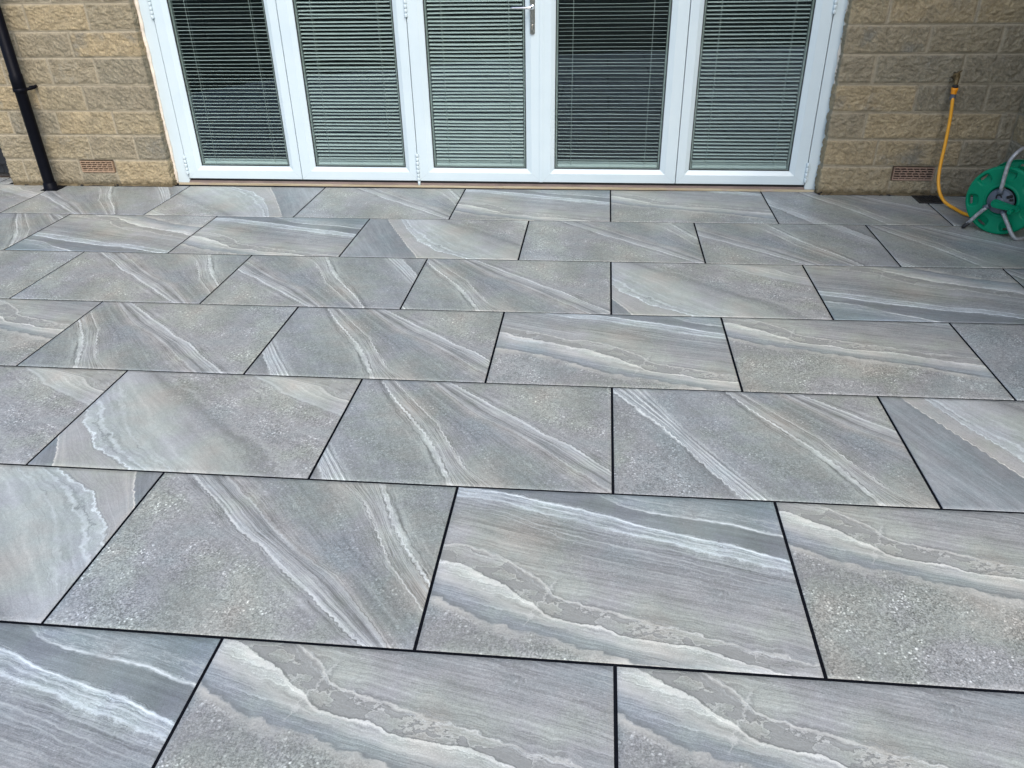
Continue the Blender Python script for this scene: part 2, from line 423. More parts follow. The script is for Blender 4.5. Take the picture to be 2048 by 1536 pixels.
STONE3 = stone_mat('layered_stone_smooth', [
    (0.0, c_(.28, -.02)), (0.60, c_(.26, -.03)), (0.985, c_(.245, -.03)), (1.0, c_(.33, .03)), (1.4, c_(.33, .02)), (1.95, c_(.32, .01)), (1.99, c_(.33, -.02)),
    (2.05, c_(.35, -.03)), (2.25, c_(.345, -.02)), (2.5, c_(.335, -.01)), (2.85, c_(.31, .0)), (3.0, c_(.25, .0)), (3.15, c_(.28, .01)),
    (3.97, c_(.28, .02)), (4.02, c_(.32, .0)), (4.5, c_(.37, .02)), (4.97, c_(.36, .02)), (5.02, c_(.29, .02)), (6.0, c_(.29, .02))], 9.0,
    amp=[(0, .01), (.9, .018), (1.0, .022), (1.5, .04), (2.0, .08), (2.6, .06), (3.0, .08), (4.0, .07), (5, .09), (9, .05)],
    stri=[(0, .5), (.95, .4), (1.0, .3), (1.8, .3), (1.95, .5), (2.3, .45), (2.6, .3), (3, .2), (4, .4), (9, .5)],
    gran=[(0, .08), (2.7, .08), (2.95, .4), (3.15, .95), (3.95, .9), (4.05, .08), (5.0, .15), (9, .25)],
    lines=[(1.0, .008, .03, .62, .05, .9), (1.12, .03, .03, .44, .05, .4), (1.96, .02, .015, .18, -.02, .6), (2.0, .015, .03, .60, -.04, .9), (2.09, .012, .012, .17, -.04, .7), (2.12, .015, .035, .52, -.04, .7), (2.3, .02, .03, .5, -.03, .4), (2.99, .05, .02, .19, 0, .4), (3.1, .03, .05, .42, .0, .35),
           (3.99, .03, .02, .18, 0, .6), (4.05, .02, .08, .46, .0, .6), (4.95, .12, .04, .48, .03, .7), (5.0, .02, .06, .17, 0, .6)],
    fil=[(0, 0), (.98, 0), (1.0, .0), (1.9, .0), (2.0, .2), (2.2, .0), (3.9, 0), (4.0, .2), (5.0, .3), (6, .2), (9, 0)],
    along='v', plates=(5.0, 6.5, c_(.30, .02), .53))

GROUT = simple('black_grout', (.006, .007, .010), .95, var=.25, vs=60, spec=.05)

# ------------------------------------------------------------------ strata fields
def fl(pts, x):
    p = np.array(sorted(pts)); X, Y = p[:, 0], p[:, 1]
    y = np.interp(x, X, Y)
    s0 = (Y[1] - Y[0]) / (X[1] - X[0]); s1 = (Y[-1] - Y[-2]) / (X[-1] - X[-2])
    s0 = np.clip(s0, -2.5, 2.5); s1 = np.clip(s1, -2.5, 2.5)
    return np.where(x < X[0], Y[0] + s0 * (x - X[0]), np.where(x > X[-1], Y[-1] + s1 * (x - X[-1]), y))
def field(guides, x, y):
    """guides = [(T, pts)] ordered; y position between guide curves evaluated at x"""
    F = [fl(p, x) for _, p in guides]
    for k in range(1, len(F)): F[k] = np.maximum(F[k], F[k - 1] + 0.012)
    Ts = [t for t, _ in guides]
    T = np.full_like(x, Ts[0]) - np.clip((F[0] - y), 0, 10) * 2.0
    for k in range(len(F) - 1):
        w = np.clip((y - F[k]) / (F[k + 1] - F[k]), 0, 1)
        T = T + w * (Ts[k + 1] - Ts[k])
    T = T + np.clip(y - F[-1], 0, 10) * 2.0
    return np.clip(T, 0, 9)
sw = lambda L: [(b, a) for a, b in L]
M1 = [(0.0, [(-1, .1), (1.4, -.75)]),
      (1.0, [(-.5, .34), (-.1, .23), (.026, .173), (.096, .136), (.155, .11), (.226, .085), (.306, .072), (.396, .041), (.488, .02), (.566, .002), (.9, -.10), (1.3, -.2)]),
      (2.0, [(-.5, .50), (-.1, .345), (.001, .30), (.074, .279), (.137, .239), (.188, .214), (.221, .18), (.262, .168), (.283, .138), (.333, .115), (.421, .111), (.487, .083), (.531, .075), (.642, .066), (.747, .03), (.9, -.01), (1.3, -.12)]),
      (3.0, [(-.5, .55), (-.1, .40), (.003, .35), (.052, .358), (.156, .326), (.22, .276), (.285, .236), (.302, .20), (.376, .166), (.444, .148), (.533, .126), (.604, .111), (.686, .085), (.769, .065), (.884, .035), (1.3, -.08)]),
      (5.0, [(-.5, .72), (.013, .562), (.152, .542), (.316, .484), (.547, .425), (.746, .368), (.894, .329), (1.3, .2)]),
      (6.0, [(-.5, .76), (.014, .601), (.142, .590), (.313, .543), (.446, .507), (.549, .468), (.752, .418), (.896, .366), (1.3, .24)]),
      (7.0, [(-.5, .95), (.2, .70), (.386, .615), (.479, .548), (.591, .518), (.667, .512), (.739, .50), (.816, .479), (.897, .458), (1.3, .34)]),
      (8.0, [(-.5, 1.2), (.5, .70), (1.3, .52)])]
M2 = [(0.0, sw([(-.75, .6), (-.30, 0)])),
      (1.0, sw([(-.313, .582), (-.148, .359), (-.033, .145), (.057, -.004)])),
      (2.0, sw([(-.194, .577), (-.081, .329), (.031, .15), (.13, .002)])),
      (3.0, sw([(.082, .596), (.119, .527), (.198, .418), (.28, .305), (.351, .201), (.393, .102), (.431, .012)])),
      (4.0, sw([(.155, .554), (.249, .432), (.334, .321), (.392, .204), (.456, .099), (.535, .02)])),
      (5.0, sw([(.25, .62), (.33, .52), (.458, .386), (.593, .296), (.723, .178), (.868, .037)])),
      (6.0, sw([(.325, .595), (.477, .475), (.584, .386), (.686, .292), (.778, .234), (.867, .139), (1.0, .02)])),
      (7.0, sw([(.72, .595), (.85, .475), (1.05, .292), (1.25, .139)])),
      (8.0, sw([(1.15, .6), (1.6, .1)]))]
M3 = [(0.0, sw([(-.65, .605), (-.35, .0)])),
      (1.0, sw([(-.204, .605), (-.14, .47), (.006, .17), (.06, .07), (.086, .004)])),
      (2.0, sw([(-.13, .60), (-.07, .44), (.004, .32), (.03, .249), (.126, .156), (.174, .096), (.251, .058), (.313, .017)])),
      (3.0, sw([(.154, .555), (.333, .408), (.436, .331), (.55, .223), (.69, .115), (.756, .023)])),
      (4.0, sw([(.50, .60), (.647, .483), (.75, .426), (.891, .359), (1.2, .2), (1.6, .0)])),
      (5.0, sw([(.58, .60), (.765, .544), (.825, .482), (1.1, .36), (1.6, .10)])),
      (6.0, sw([(.78, .60), (1.02, .50), (1.6, .3)]))]
def strata(master, U, V):
    if master == 1: return field(M1, U, V)
    if master == 2: return field(M2, V, U)
    return field(M3, V, U)

# ------------------------------------------------------------------ the patio
PW, PD, JOINT, SLAB_T = 0.905, 0.605, 0.0084, 0.012
def warp(x, y):      # the slabs are not laid perfectly: slow drift of the joints
    a, b = np.clip(x, -4.5, 3) / 2, np.clip(y, -.7, 3.7) / 2
    cx = (-.00072, .00081, .00231, -.00168, .00255, .00179)
    cy = (-.00185, .01659, -.00757, .00347, .00973, .00565)
    B = (1, b, b * b, a, a * b, a * a)
    return x + sum(p * q for p, q in zip(cx, B)), y + sum(p * q for p, q in zip(cy, B))
CURVE = [(-7, 2.4), (-5.2, 1.2), (-4.25, .40), (-3.73, -.36), (-2.93, -.90), (-2.47, -1.15), (-1.9, -1.5), (-1.33, -1.85), (-.61, -2.25), (.55, -2.55), (1.21, -2.73), (2.5, -2.82), (5, -2.9)]
def edge_y(x):
    c = np.array(CURVE); return np.interp(x, c[:, 0], c[:, 1])
# (row, left index): (master, rotated, du, dv)
S = {(0, -2): (1, 0, 0, -.015), (0, -1): (1, 0, .02, -.31), (0, 0): (1, 0, .02, -.315),
     (1, -2.5): (3, 1, .905, .6), (1, -1.5): (2, 1, 1.11, .6), (1, -.5): (1, 0, 0, 0), (1, .5): (1, 0, .04, -.275),
     (2, -3): (3, 0, 0, 0), (2, -2): (3, 0, 0, 0), (2, -1): (2, 0, 0, 0), (2, 0): (2, 0, -.32, 0), (2, 1): (3, 0, -.28, 0),
     (3, -3.5): (1, 0, -.3, -.25), (3, -2.5): (2, 0, .19, 0), (3, -1.5): (2, 0, -.06, 0), (3, -.5): (1, 0, -.29, 0), (3, .5): (1, 0, .03, -.265), (3, 1.5): (2, 1, 1.5, .6),
     (4, -4): (2, 0, .25, 0), (4, -3): (2, 1, 1.11, .6), (4, -2): (2, 1, .82, .6), (4, -1): (2, 0, .09, 0), (4, 0): (3, 0, 0, 0), (4, 1): (1, 1, .623, .70), (4, 2): (2, 0, .1, 0),
     (5, -4.5): (2, 0, -.5, 0), (5, -3.5): (1, 1, .62, .68), (5, -2.5): (1, 0, 0, .03), (5, -1.5): (3, 0, -.31, 0), (5, -.5): (2, 1, 1.2, .6), (5, .5): (2, 1, .81, .6), (5, 1.5): (2, 0, .05, 0),
     (6, -5): (3, 0, .1, 0), (6, -4): (2, 1, .8, .6), (6, -3): (3, 1, .633, .6), (6, -2): (2, 1, 1.23, .6), (6, -1): (1, 0, 0, .01), (6, 0): (1, 0, .04, -.2), (6, 1): (2, 0, -.15, 0), (6, 2): (2, 0, .1, 0)}
def build_patio():
    Vs, Fs, At, Mi, Fl_ = [], [], [], [], []
    off = 0
    prng = random.Random(3)
    for r in range(-5, 9):
        half = (r % 2 != 0)
        for k in range(-7, 4):
            X = k + (0.5 if half else 0)
            x0, y0 = X * PW, (r - 1) * PD
            if x0 > 2.9: continue
            if y0 + PD < edge_y(x0 + PW / 2) - .4: continue
            if r >= 7 and x0 + PW > -3.80: x_hi = -3.97
            else: x_hi = 99
            if r >= 7 and x0 > -3.95: continue
            near = (r, X) in S
            ms, rot, du, dv = S.get((r, X), (prng.choice((1, 2, 3)), prng.choice((0, 1)), 0, 0))
            if (r, X) not in S and rot: du, dv = .9, .6
            nx, ny = (60, 40) if near else (18, 12)
            g = JOINT / 2; ch = 0.0007
            us = np.r_[g, g + ch, np.linspace(g + ch, PW - g - ch, nx + 1)[1:-1], PW - g - ch, PW - g]
            vs = np.r_[g, g + ch, np.linspace(g + ch, PD - g - ch, ny + 1)[1:-1], PD - g - ch, PD - g]
            U, V = np.meshgrid(us, vs)
            Z = np.zeros_like(U)
            Z[0, :] = Z[-1, :] = -ch; Z[:, 0] = Z[:, -1] = -ch
            tx, ty = prng.uniform(-.0012, .0012), prng.uniform(-.0012, .0012)
            Z += (U - PW / 2) * tx + (V - PD / 2) * ty
            wx, wy = warp(x0 + U, y0 + V)
            wx = np.minimum(wx, x_hi)
            wu, wv = (du - U, dv - V) if rot else (U + du, V + dv)
            T = strata(ms, wu, wv)
            H, W_ = U.shape
            # skirt: extra ring below
            P = np.stack([wx, wy, Z], -1)
            idx = np.arange(H * W_).reshape(H, W_)
            f = np.stack([idx[:-1, :-1], idx[:-1, 1:], idx[1:, 1:], idx[1:, :-1]], -1).reshape(-1, 4)
            cen = P.reshape(-1, 3)[f].mean(1)
            keep = (cen[:, 1] > edge_y(cen[:, 0])) & (cen[:, 0] < x_hi - .0005)
            f = f[keep]
            ring = np.r_[idx[0, :-1], idx[:-1, -1], idx[-1, :0:-1], idx[:0:-1, 0]]
            Pr = P.reshape(-1, 3)
            base = Pr[ring].copy(); base[:, 2] = -SLAB_T
            b0 = H * W_
            n = len(ring)
            i = np.arange(n); j = (i + 1) % n
            sk = np.stack([ring[i], b0 + i, b0 + j, ring[j]], -1)
            cs = Pr[ring]
            sk = sk[(cs[:, 1] > edge_y(cs[:, 0]))]
            A = np.stack([T, wu, wv], -1).reshape(-1, 3)
            FA = ((wv + .27 * wu + .018 * np.sin(wu * 4.1 + 1)) * 8.0 if ms == 1 else T).reshape(-1)
            Fl_.append(FA); Fl_.append(FA[ring])
            Vs.append(Pr); Vs.append(base); At.append(A); At.append(A[ring])
            ff = np.vstack([f, sk]) + off
            Fs.append(ff); Mi.append(np.full(len(ff), ms - 1))
            off += len(Pr) + n
    # bed of joint compound under the slabs
    xs = np.linspace(-6.3, 3.3, 97); ys = np.linspace(-3.2, 5.2, 85)
    Xg, Yg = np.meshgrid(xs, ys)
    P = np.stack([Xg, Yg, np.full_like(Xg, -.0018)], -1).reshape(-1, 3)
    idx = np.arange(Xg.size).reshape(Xg.shape)
    f = np.stack([idx[:-1, :-1], idx[:-1, 1:], idx[1:, 1:], idx[1:, :-1]], -1).reshape(-1, 4)
    cen = P[f].mean(1)
    keep = (cen[:, 1] > edge_y(cen[:, 0])) & ((cen[:, 1] < 3.66) | (cen[:, 0] < -3.97))
    Vs.append(P); At.append(np.zeros_like(P)); Fl_.append(np.zeros(len(P))); Fs.append(f[keep] + off); Mi.append(np.full(keep.sum(), 3))
    me = from_arrays('patio', np.vstack(Vs), np.vstack(Fs), {'strata': ('FLOAT_VECTOR', np.vstack(At)), 'flow': ('FLOAT', np.concatenate(Fl_))}, np.concatenate(Mi))
    o = link('patio', me, [STONE1, STONE2, STONE3, GROUT])
    tag(o, 'grey veined porcelain paving slabs with black joints', None, None, 'structure')
build_patio()

# lawn beyond the curved edge of the patio (seen only in the door glass)
g = G('lawn_grass')
tc = g.n('ShaderNodeTexCoord').outputs['Object']
c = g.ramp(g.noise(tc, 6.0, 8, 0.7), [(.3, (.006, .014, .005)), (.5, (.015, .032, .010)), (.7, (.03, .055, .018))])
LAWN = g.fin(c, .8, 0, g.bump(g.noise(tc, 80, 4), .8, .02))
mb = MB(); mb.box(-60, 60, -80, 60, -.6, -.03)
tag(mb.build('lawn', LAWN), 'green lawn round the patio', None, None, 'structure')

# ------------------------------------------------------------------ stone house wall
def wall_mat():
    g = G('rock_faced_sandstone')
    a = g.attr('block').outputs['Vector']
    s = g.sep(a)
    mort, r1, r2 = s[0], s[1], s[2]
    tc = g.n('ShaderNodeTexCoord').outputs['Object']
    pos = g.vec(g.sep(tc)[0], g.math('ADD', g.sep(tc)[1], g.math('MULTIPLY', r1, 3.0)), g.sep(tc)[2])
    n1 = g.noise(pos, 5.5, 5, 0.6)
    n2 = g.noise(pos, 26.0, 6, 0.65)
    n3 = g.noise(tc, 240.0, 4, 0.65)
    base = g.ramp(g.math('ADD', g.math('MULTIPLY', r1, 0.55), g.math('MULTIPLY', n1, 0.45)),
                  [(.15, (.225, .205, .15)), (.35, (.26, .225, .158)), (.52, (.295, .25, .165)), (.68, (.355, .285, .175)), (.85, (.28, .235, .155))])
    grey = (.170, .170, .150)
    base = g.mix(g.math('MULTIPLY', g.map(g.math('ADD', n1, g.math('MULTIPLY', n2, .35)), .68, .84, 0, 1), g.map(r2, .3, 1.0, 0.0, .7)), base, grey)
    f = g.math('MULTIPLY', g.map(n2, .3, .7, .78, 1.24), g.math('MULTIPLY', g.map(n3, .3, .7, .84, 1.17), g.map(g.noise(pos, 95.0, 5, .7), .32, .68, .80, 1.2)))
    base = g.scale(base, g.math('MULTIPLY', f, 1.14))
    spot = g.map(g.noise(tc, 75.0, 3, .6), .60, .74, 0, .55)
    base = g.mix(spot, base, (.40, .34, .24))
    dk = g.map(g.noise(pos, 62.0, 5, .65), .58, .74, 0, .55)
    base = g.mix(dk, base, (.07, .06, .045))
    mc = g.scale(g.mix(g.noise(tc, 20.0, 3), (.36, .31, .22), (.48, .42, .31)), g.map(n3, .3, .7, .86, 1.12))
    col = g.mix(mort, base, mc)
    z = g.sep(tc)[2]
    damp = g.math('MULTIPLY', g.map(g.math('ADD', z, g.math('MULTIPLY', g.math('SUBTRACT', n2, .5), .05)), .012, .04, 1, 0), .75)
    col = g.mix(damp, col, (.075, .055, .025))
    nr = g.bump(g.math('ADD', g.math('MULTIPLY', g.noise(pos, 95.0, 5, .7), .9), g.math('MULTIPLY', n3, .25)), 1.0, .012)
    return g.fin(col, .88, 0, nr, .25)
WALLM = wall_mat()

ZC = [0.0, .168, .323, .472, .624, .780, .927, 1.079]
while ZC[-1] < 5.3: ZC.append(ZC[-1] + .153)
JL = {0: [-3.81, -3.63, -3.425, -3.178], 1: [-3.645, -3.31, -3.005], 2: [-3.80, -3.483, -3.105], 3: [-3.86, -3.56, -3.258], 4: [-3.74, -3.436, -3.135],
      5: [-3.60, -3.25], 6: [-3.80, -3.487, -3.10], 7: [-3.62, -3.30, -2.98]}
JR = {0: [1.640, 1.885], 1: [1.527, 1.995], 2: [1.434, 2.165], 3: [1.678, 2.052], 4: [1.425, 1.887], 5: [1.678, 2.05], 6: [1.440, 1.890], 7: [1.62, 2.02]}
VENTS = [(-3.41, -3.190, .088, .158), (1.648, 1.874, .090, .164)]

def wall_patch(us, zs, P0, seg_of, joints, seed, quoin=0.0, holes=(), strength=1.0):
    """us: path parameter samples; P0(u)->(x,y,nx,ny) arrays; joints: course-> sorted list of u of mortar; returns V,F,A"""
    us = np.asarray(us); zs = np.asarray(zs)
    U, Z = np.meshgrid(us, zs)
    ci = np.clip(np.searchsorted(ZC, Z, side='right') - 1, 0, len(ZC) - 2)
    zc = np.array(ZC)
    wob = fbm(U * 4, Z * 4, seed + 50, 3) * .004
    dz = np.minimum(Z - zc[ci], zc[ci + 1] - Z) + wob
    dz = np.where(ci == 0, np.where(Z < .05, .03 + Z * .4, dz), dz)
    du = np.full_like(U, 9.0)
    R1 = np.zeros_like(U); R2 = np.zeros_like(U); ang = np.zeros_like(U)
    for c in range(len(ZC) - 1):
        m = (ci == c)
        if not m.any(): continue
        js = joints(c)
        js = np.array([-1e3] + sorted(js) + [1e3])
        b = np.searchsorted(js, U[m]) - 1
        uu = U[m]
        du[m] = np.minimum(np.minimum(uu - js[b], js[b + 1] - uu), 9.0)
        h1 = _hash(b.astype(float) + 11, np.full(b.shape, c + 3.0), seed)
        h2 = _hash(b.astype(float) + 31, np.full(b.shape, c + 13.0), seed + 5)
        R1[m] = h1; R2[m] = h2; ang[m] = _hash(b.astype(float), np.full(b.shape, c * 1.0), seed + 9) * 3.14
    du = du + fbm(U * 5 + 9, Z * 5, seed + 60, 3) * .004
    dd = np.minimum(dz, du)
    jw = .0058
    mort = np.clip(1 - (dd - jw) / .003, 0, 1)
    rise = np.clip((dd - jw) / .012, 0, 1); rise = np.sin(rise * math.pi / 2) ** .7
    # rock face: chisel ridges at an angle that differs per block
    ca, sa = np.cos(ang * .35 - .9), np.sin(ang * .35 - .9)
    p = U * ca + Z * sa; q = -U * sa + Z * ca
    ridg = 1 - np.abs(fbm(p * 20 + R1 * 40, q * 70 + R2 * 50, seed, 4, .55)) * 2
    lump = fbm(U * 11 + R1 * 17, Z * 13, seed + 3, 4, .5)
    finer = fbm(p * 62, q * 105, seed + 7, 4, .7)
    h = rise * (.0050 + lump * .0085 + (ridg - .5) * .0040 * strength + finer * .0100 * strength) + (R1 - .5) * .002 * rise
    h = h - mort * .001 + fbm(U * 40, Z * 40, seed + 8, 2) * .0008
    for (a0, a1, b0, b1) in holes:
        inside = np.minimum(np.minimum(U - a0 + .006, a1 + .006 - U), np.minimum(Z - b0 + .006, b1 + .006 - Z))
        k = np.clip(inside / .004, 0, 1)
        h = h * (1 - k) + (-.030) * k
        mort = np.maximum(mort, k)
    x, y, nx, ny = P0(U)
    V = np.stack([x + nx * h, y + ny * h, Z], -1).reshape(-1, 3)
    idx = np.arange(U.size).reshape(U.shape)
    F = np.stack([idx[:-1, :-1], idx[:-1, 1:], idx[1:, 1:], idx[1:, :-1]], -1).reshape(-1, 4)
    A = np.stack([mort, R1, R2], -1).reshape(-1, 3)
    return V, F, A

def path_fn(corners, ends_round=.012):
    """corners: polyline of (x,y) ; parameter = signed arclength offset so that u equals x on the main segment"""
    C = np.array(corners, float)
    L = np.r_[0, np.cumsum(np.hypot(*np.diff(C, axis=0).T))]
    def f(U, u0):
        s = U - u0
        x = np.interp(s, L, C[:, 0]); y = np.interp(s, L, C[:, 1])
        nx = np.zeros_like(s); ny = np.zeros_like(s)
        segn = []
        for a, b in zip(C[:-1], C[1:]):
            t = (b - a) / np.hypot(*(b - a)); segn.append((t[1], -t[0]))
        for k, (n0, n1) in enumerate(segn):
            m = (s >= L[k] - 1e-9) & (s <= L[k + 1] + 1e-9)
            nx[m] = n0; ny[m] = n1
        for k in range(1, len(segn)):
            w = np.clip((s - L[k]) / .024 + .5, 0, 1); m = np.abs(s - L[k]) < .012
            nx[m] = (segn[k - 1][0] * (1 - w) + segn[k][0] * w)[m]; ny[m] = (segn[k - 1][1] * (1 - w) + segn[k][1] * w)[m]
        return x, y, nx, ny
    return f

YW = 3.602
house = empty('stone_house', (0, YW, 0))
tag(house, 'buff rock-faced sandstone house wall round the white folding doors', 'house wall')
parts = []
def add_patch(parts, p):
    V, F, A = p
    o = sum(len(q[0]) for q in parts)
    parts.append((V, F + o, A))
# left pier: end face, front, reveal
XL0, XL1, XR0, XR1 = -3.925, -2.822, 1.243, 2.247
pl = path_fn([(XL0, YW + .45), (XL0, YW), (XL1, YW), (XL1, YW + .12)])
uL0 = XL0 - .45
def jl(c):
    base = JL.get(c)
    if base is None:
        o_ = [.0, .19, .08, .27][c % 4]; base = [-3.9 + o_ + .36 * i for i in range(4) if -3.87 < -3.9 + o_ + .36 * i < -2.95]
    return [uL0 + .08 + (.1 if c % 2 else 0)] + base
def jr(c):
    base = JR.get(c)
    if base is None:
        o_ = [.22, .4, .3, .12][c % 4]; base = [1.3 + o_ + .38 * i for i in range(3) if 1.3 + o_ + .38 * i < 2.2]
    w = [XR1 + (.0 if c % 2 else .004)] + [XR1 + .21 + .2 * (c % 2) + .4 * i for i in range(13)]
    return base + w
zn = np.arange(0, 1.2401, .0052)
zf = np.r_[np.arange(1.24, 5.2, .022), 5.2]
uf = np.r_[np.arange(uL0, XL0 - .03, .015), np.arange(XL0 - .03, XL1 + .12, .005), XL1 + .12]
P0 = lambda U: pl(U, uL0)
add_patch(parts, wall_patch(uf, zn, P0, None, jl, 11, holes=[VENTS[0]]))
uc = np.r_[np.arange(uL0, XL0 - .03, .03), np.arange(XL0 - .03, XL1 - .03, .02), np.arange(XL1 - .03, XL1 + .12, .008), XL1 + .12]
zt = np.r_[np.arange(1.24, 2.12, .02), 2.14]
add_patch(parts, wall_patch(uc, zt, P0, None, jl, 11))
# right pier: reveal, front, then the projecting wing, unseen length set to shade the right side
pr = path_fn([(XR0, YW + .12), (XR0, YW), (XR1, YW), (XR1, -.2), (XR1 + .4, -.2)])
uR0 = XR0 - .12
uf = np.r_[np.arange(uR0, XR1 + .45, .005), np.arange(XR1 + .45, XR1 + 3.802 + .4, .022)]
P1 = lambda U: pr(U, uR0)
add_patch(parts, wall_patch(uf, zn, P1, None, jr, 23, holes=[VENTS[1]]))
uc = np.r_[np.arange(uR0, XR1 + 4.2, .024)]
add_patch(parts, wall_patch(uc, zt, P1, None, jr, 23))
# above the doors, up to the eaves
pt = path_fn([(XL0, YW + .45), (XL0, YW), (XR1, YW), (XR1, -.2), (XR1 + .4, -.2)])
uc = np.arange(uL0, XR1 + 4.2, .032)
def ju(c): return [uL0 + .1 + (.19 if c % 2 else 0) + .38 * i for i in range(32)]
add_patch(parts, wall_patch(uc, np.arange(2.14, 5.2, .026), lambda U: pt(U, uL0), None, ju, 31))
me = from_arrays('wall', np.vstack([p[0] for p in parts]) - np.array([0, YW, 0]), np.vstack([p[1] for p in parts]), {'block': ('FLOAT_VECTOR', np.vstack([p[2] for p in parts]))})
link('wall', me, WALLM, house, smooth=True)
# lintel soffit and house core behind the facing
mb = MB()
mb.box(XL1 - .05, XR0 + .05, .012, .13, 2.14, 2.26)
mb.build('lintel', simple('lintel_stone', (.24, .19, .12), .85, bump=.4), house)

# air bricks
TERRA = simple('terracotta', (.34, .235, .155), .8, var=.15, vs=90, bump=.3)
TERRA2 = simple('pinkish_terracotta', (.31, .21, .155), .8, var=.15, vs=90, bump=.3)
DARK = simple('void_black', (.012, .010, .009), .9)
for (x0, x1, z0, z1), mat, lab in zip(VENTS, (TERRA, TERRA2), ('orange terracotta air brick near the black downpipe', 'pinkish terracotta air brick above the drain grate')):
    mb = MB()
    y0, y1 = -.006, .02
    nc, nr_ = 6, 5
    fr = .0045; bh = .0042
    mb.box(x0, x0 + fr, y0, y1, z0, z1); mb.box(x1 - fr, x1, y0, y1, z0, z1)
    H = (z1 - z0 - .004) / nr_
    for r in range(nr_ + 1):
        zz = z0 + r * (z1 - z0 - bh) / nr_
        mb.box(x0 + fr, x1 - fr, y0 - (.001 if r in (0, nr_) else 0), y1, zz, zz + bh + (.004 if r == 0 else 0))
    for c in range(1, nc):
        xx = x0 + fr + c * (x1 - x0 - 2 * fr) / nc
        for r in range(nr_):
            zz = z0 + r * (z1 - z0 - bh) / nr_ + bh
            xo = (.004 if r % 2 else -.004)
            mb.box(xx - .0022 + xo, xx + .0022 + xo, y0 + .001, y1 - .002, zz, z0 + (r + 1) * (z1 - z0 - bh) / nr_)
    ab = mb.build('air_brick', mat, house)
    ab['label'] = lab
    mb = MB(); mb.box(x0 + .002, x1 - .002, .016, .03, z0 + .002, z1 - .002)  # black plate gives the slots the dark of the hollow behind
    mb.build('vent_shade', DARK, ab)

# irregular mortar fillet and dirt at the foot of the walls
def fillet(name, x0, x1, y, mat, parent, seed, w=.012, hgt=.009, along='x'):
    n = int(abs(x1 - x0) / .006)
    t = np.linspace(x0, x1, n)
    ww = w * (1 + .7 * fbm(t * 9, t * 0 + seed, seed, 4)); hh = hgt * (1 + .8 * fbm(t * 12, t * 0 + seed + 4, seed, 4))
    prof = [(0, 1.0), (.5, .75), (.9, .25), (1.0, -.3)]
    V = []
    for a, b in prof:
        V.append(np.stack([t, y - ww * a, hh * b], -1))
    V = np.stack(V, 1).reshape(-1, 3)
    k = len(prof); idx = np.arange(n * k).reshape(n, k)
    F = np.stack([idx[:-1, :-1], idx[:-1, 1:], idx[1:, 1:], idx[1:, :-1]], -1).reshape(-1, 4)
    me = from_arrays(name, V, F)
    return link(name, me, mat, parent, smooth=True)
DIRT = simple('damp_mortar', (.11, .085, .045), .9, var=.5, vs=25, bump=.5)
GAPD = simple('dark_gap', (.012, .012, .012), .9, var=.3)
for a, b, sd in ((XL0 + .01, XL1 + .01, 3), (XR0 + .0, XR1, 8)):
    fillet('foot_mortar', a, b, -.002, DIRT, house, sd, .014, .010)
    fillet('foot_gap', a, b, -.010, GAPD, house, sd + 2, .009, .0022)
# dirt clumps at the foot
for (x, y, s) in ((-3.82, -.018, .012), (-3.43, -.02, .014), (-3.19, -.02, .016), (1.262, -.016, .02), (1.30, -.018, .012), (1.648, -.02, .013), (1.60, -.02, .008), (1.885, -.018, .009)):
    mb = MB()
    for k in range(7):
        p = Vector((x + random.uniform(-s, s), y + random.uniform(-.004, .004), random.uniform(0, s * .8)))
        r = random.uniform(.2, .42) * s
        mb.lathe([(0, -r * .6), (r * .8, -r * .3), (r, .0), (r * .6, r * .5), (0, r * .7)], Matrix.Translation(p), 6)
    mb.build('dirt_clump', GAPD, house)

# ------------------------------------------------------------------ door materials
g = G('white_upvc')
tc = g.n('ShaderNodeTexCoord').outputs['Object']
c = g.ramp(g.noise(tc, 4.0, 5, .6), [(.3, (.545, .64, .68)), (.7, (.59, .68, .71))])
dirt = g.map(g.noise(tc, 38.0, 6, .7), .66, .80, 0, .22)
c = g.mix(dirt, c, (.55, .54, .50))
UPVC = g.fin(c, .32, 0, g.bump(g.noise(tc, 300, 2), .06, .0006), .5)
RUBBER = simple('black_rubber', (.015, .016, .017), .55)
SPACER = simple('grey_spacer', (.20, .23, .22), .45, .2, var=.1)
SLATM = simple('silver_green_slat', (.41, .47, .465), .42, .0, var=.06, vs=3)
CORD = simple('pale_cord', (.42, .46, .44), .8)
CHROME = simple('polished_chrome', (.72, .72, .73), .10, 1.0, var=.03, spec=.5)
SEAMM = simple('seam_shadow', (.05, .055, .06), .8)
g = G('door_glass')
g.t.nodes.remove(g.b)
tr = g.n('ShaderNodeBsdfTransparent'); tr.inputs[0].default_value = (.95, .985, .97, 1)
gl = g.n('ShaderNodeBsdfGlossy'); gl.inputs['Roughness'].default_value = 0.0
gl.inputs[0].default_value = (.66, .86, 1.0, 1)
tc = g.n('ShaderNodeTexCoord').outputs['Object']
fr = g.n('ShaderNodeFresnel'); fr.inputs[0].default_value = 1.60
gn = g.bump(g.noise(tc, 1.3, 1), .05, .01)
g.t.links.new(gn, gl.inputs['Normal'])
mx = g.n('ShaderNodeMixShader')
ge = g.n('ShaderNodeNewGeometry'); g.t.links.new(g.math('MULTIPLY', fr.outputs[0], g.math('SUBTRACT', 1.0, ge.outputs['Backfacing'])), mx.inputs[0]); g.t.links.new(tr.outputs[0], mx.inputs[1]); g.t.links.new(gl.outputs[0], mx.inputs[2])
g.t.links.new(mx.outputs[0], g.out.inputs[0])
GLASS = g.m
g = G('weathered_timber')
tc = g.n('ShaderNodeTexCoord').outputs['Object']
s = g.sep(tc)
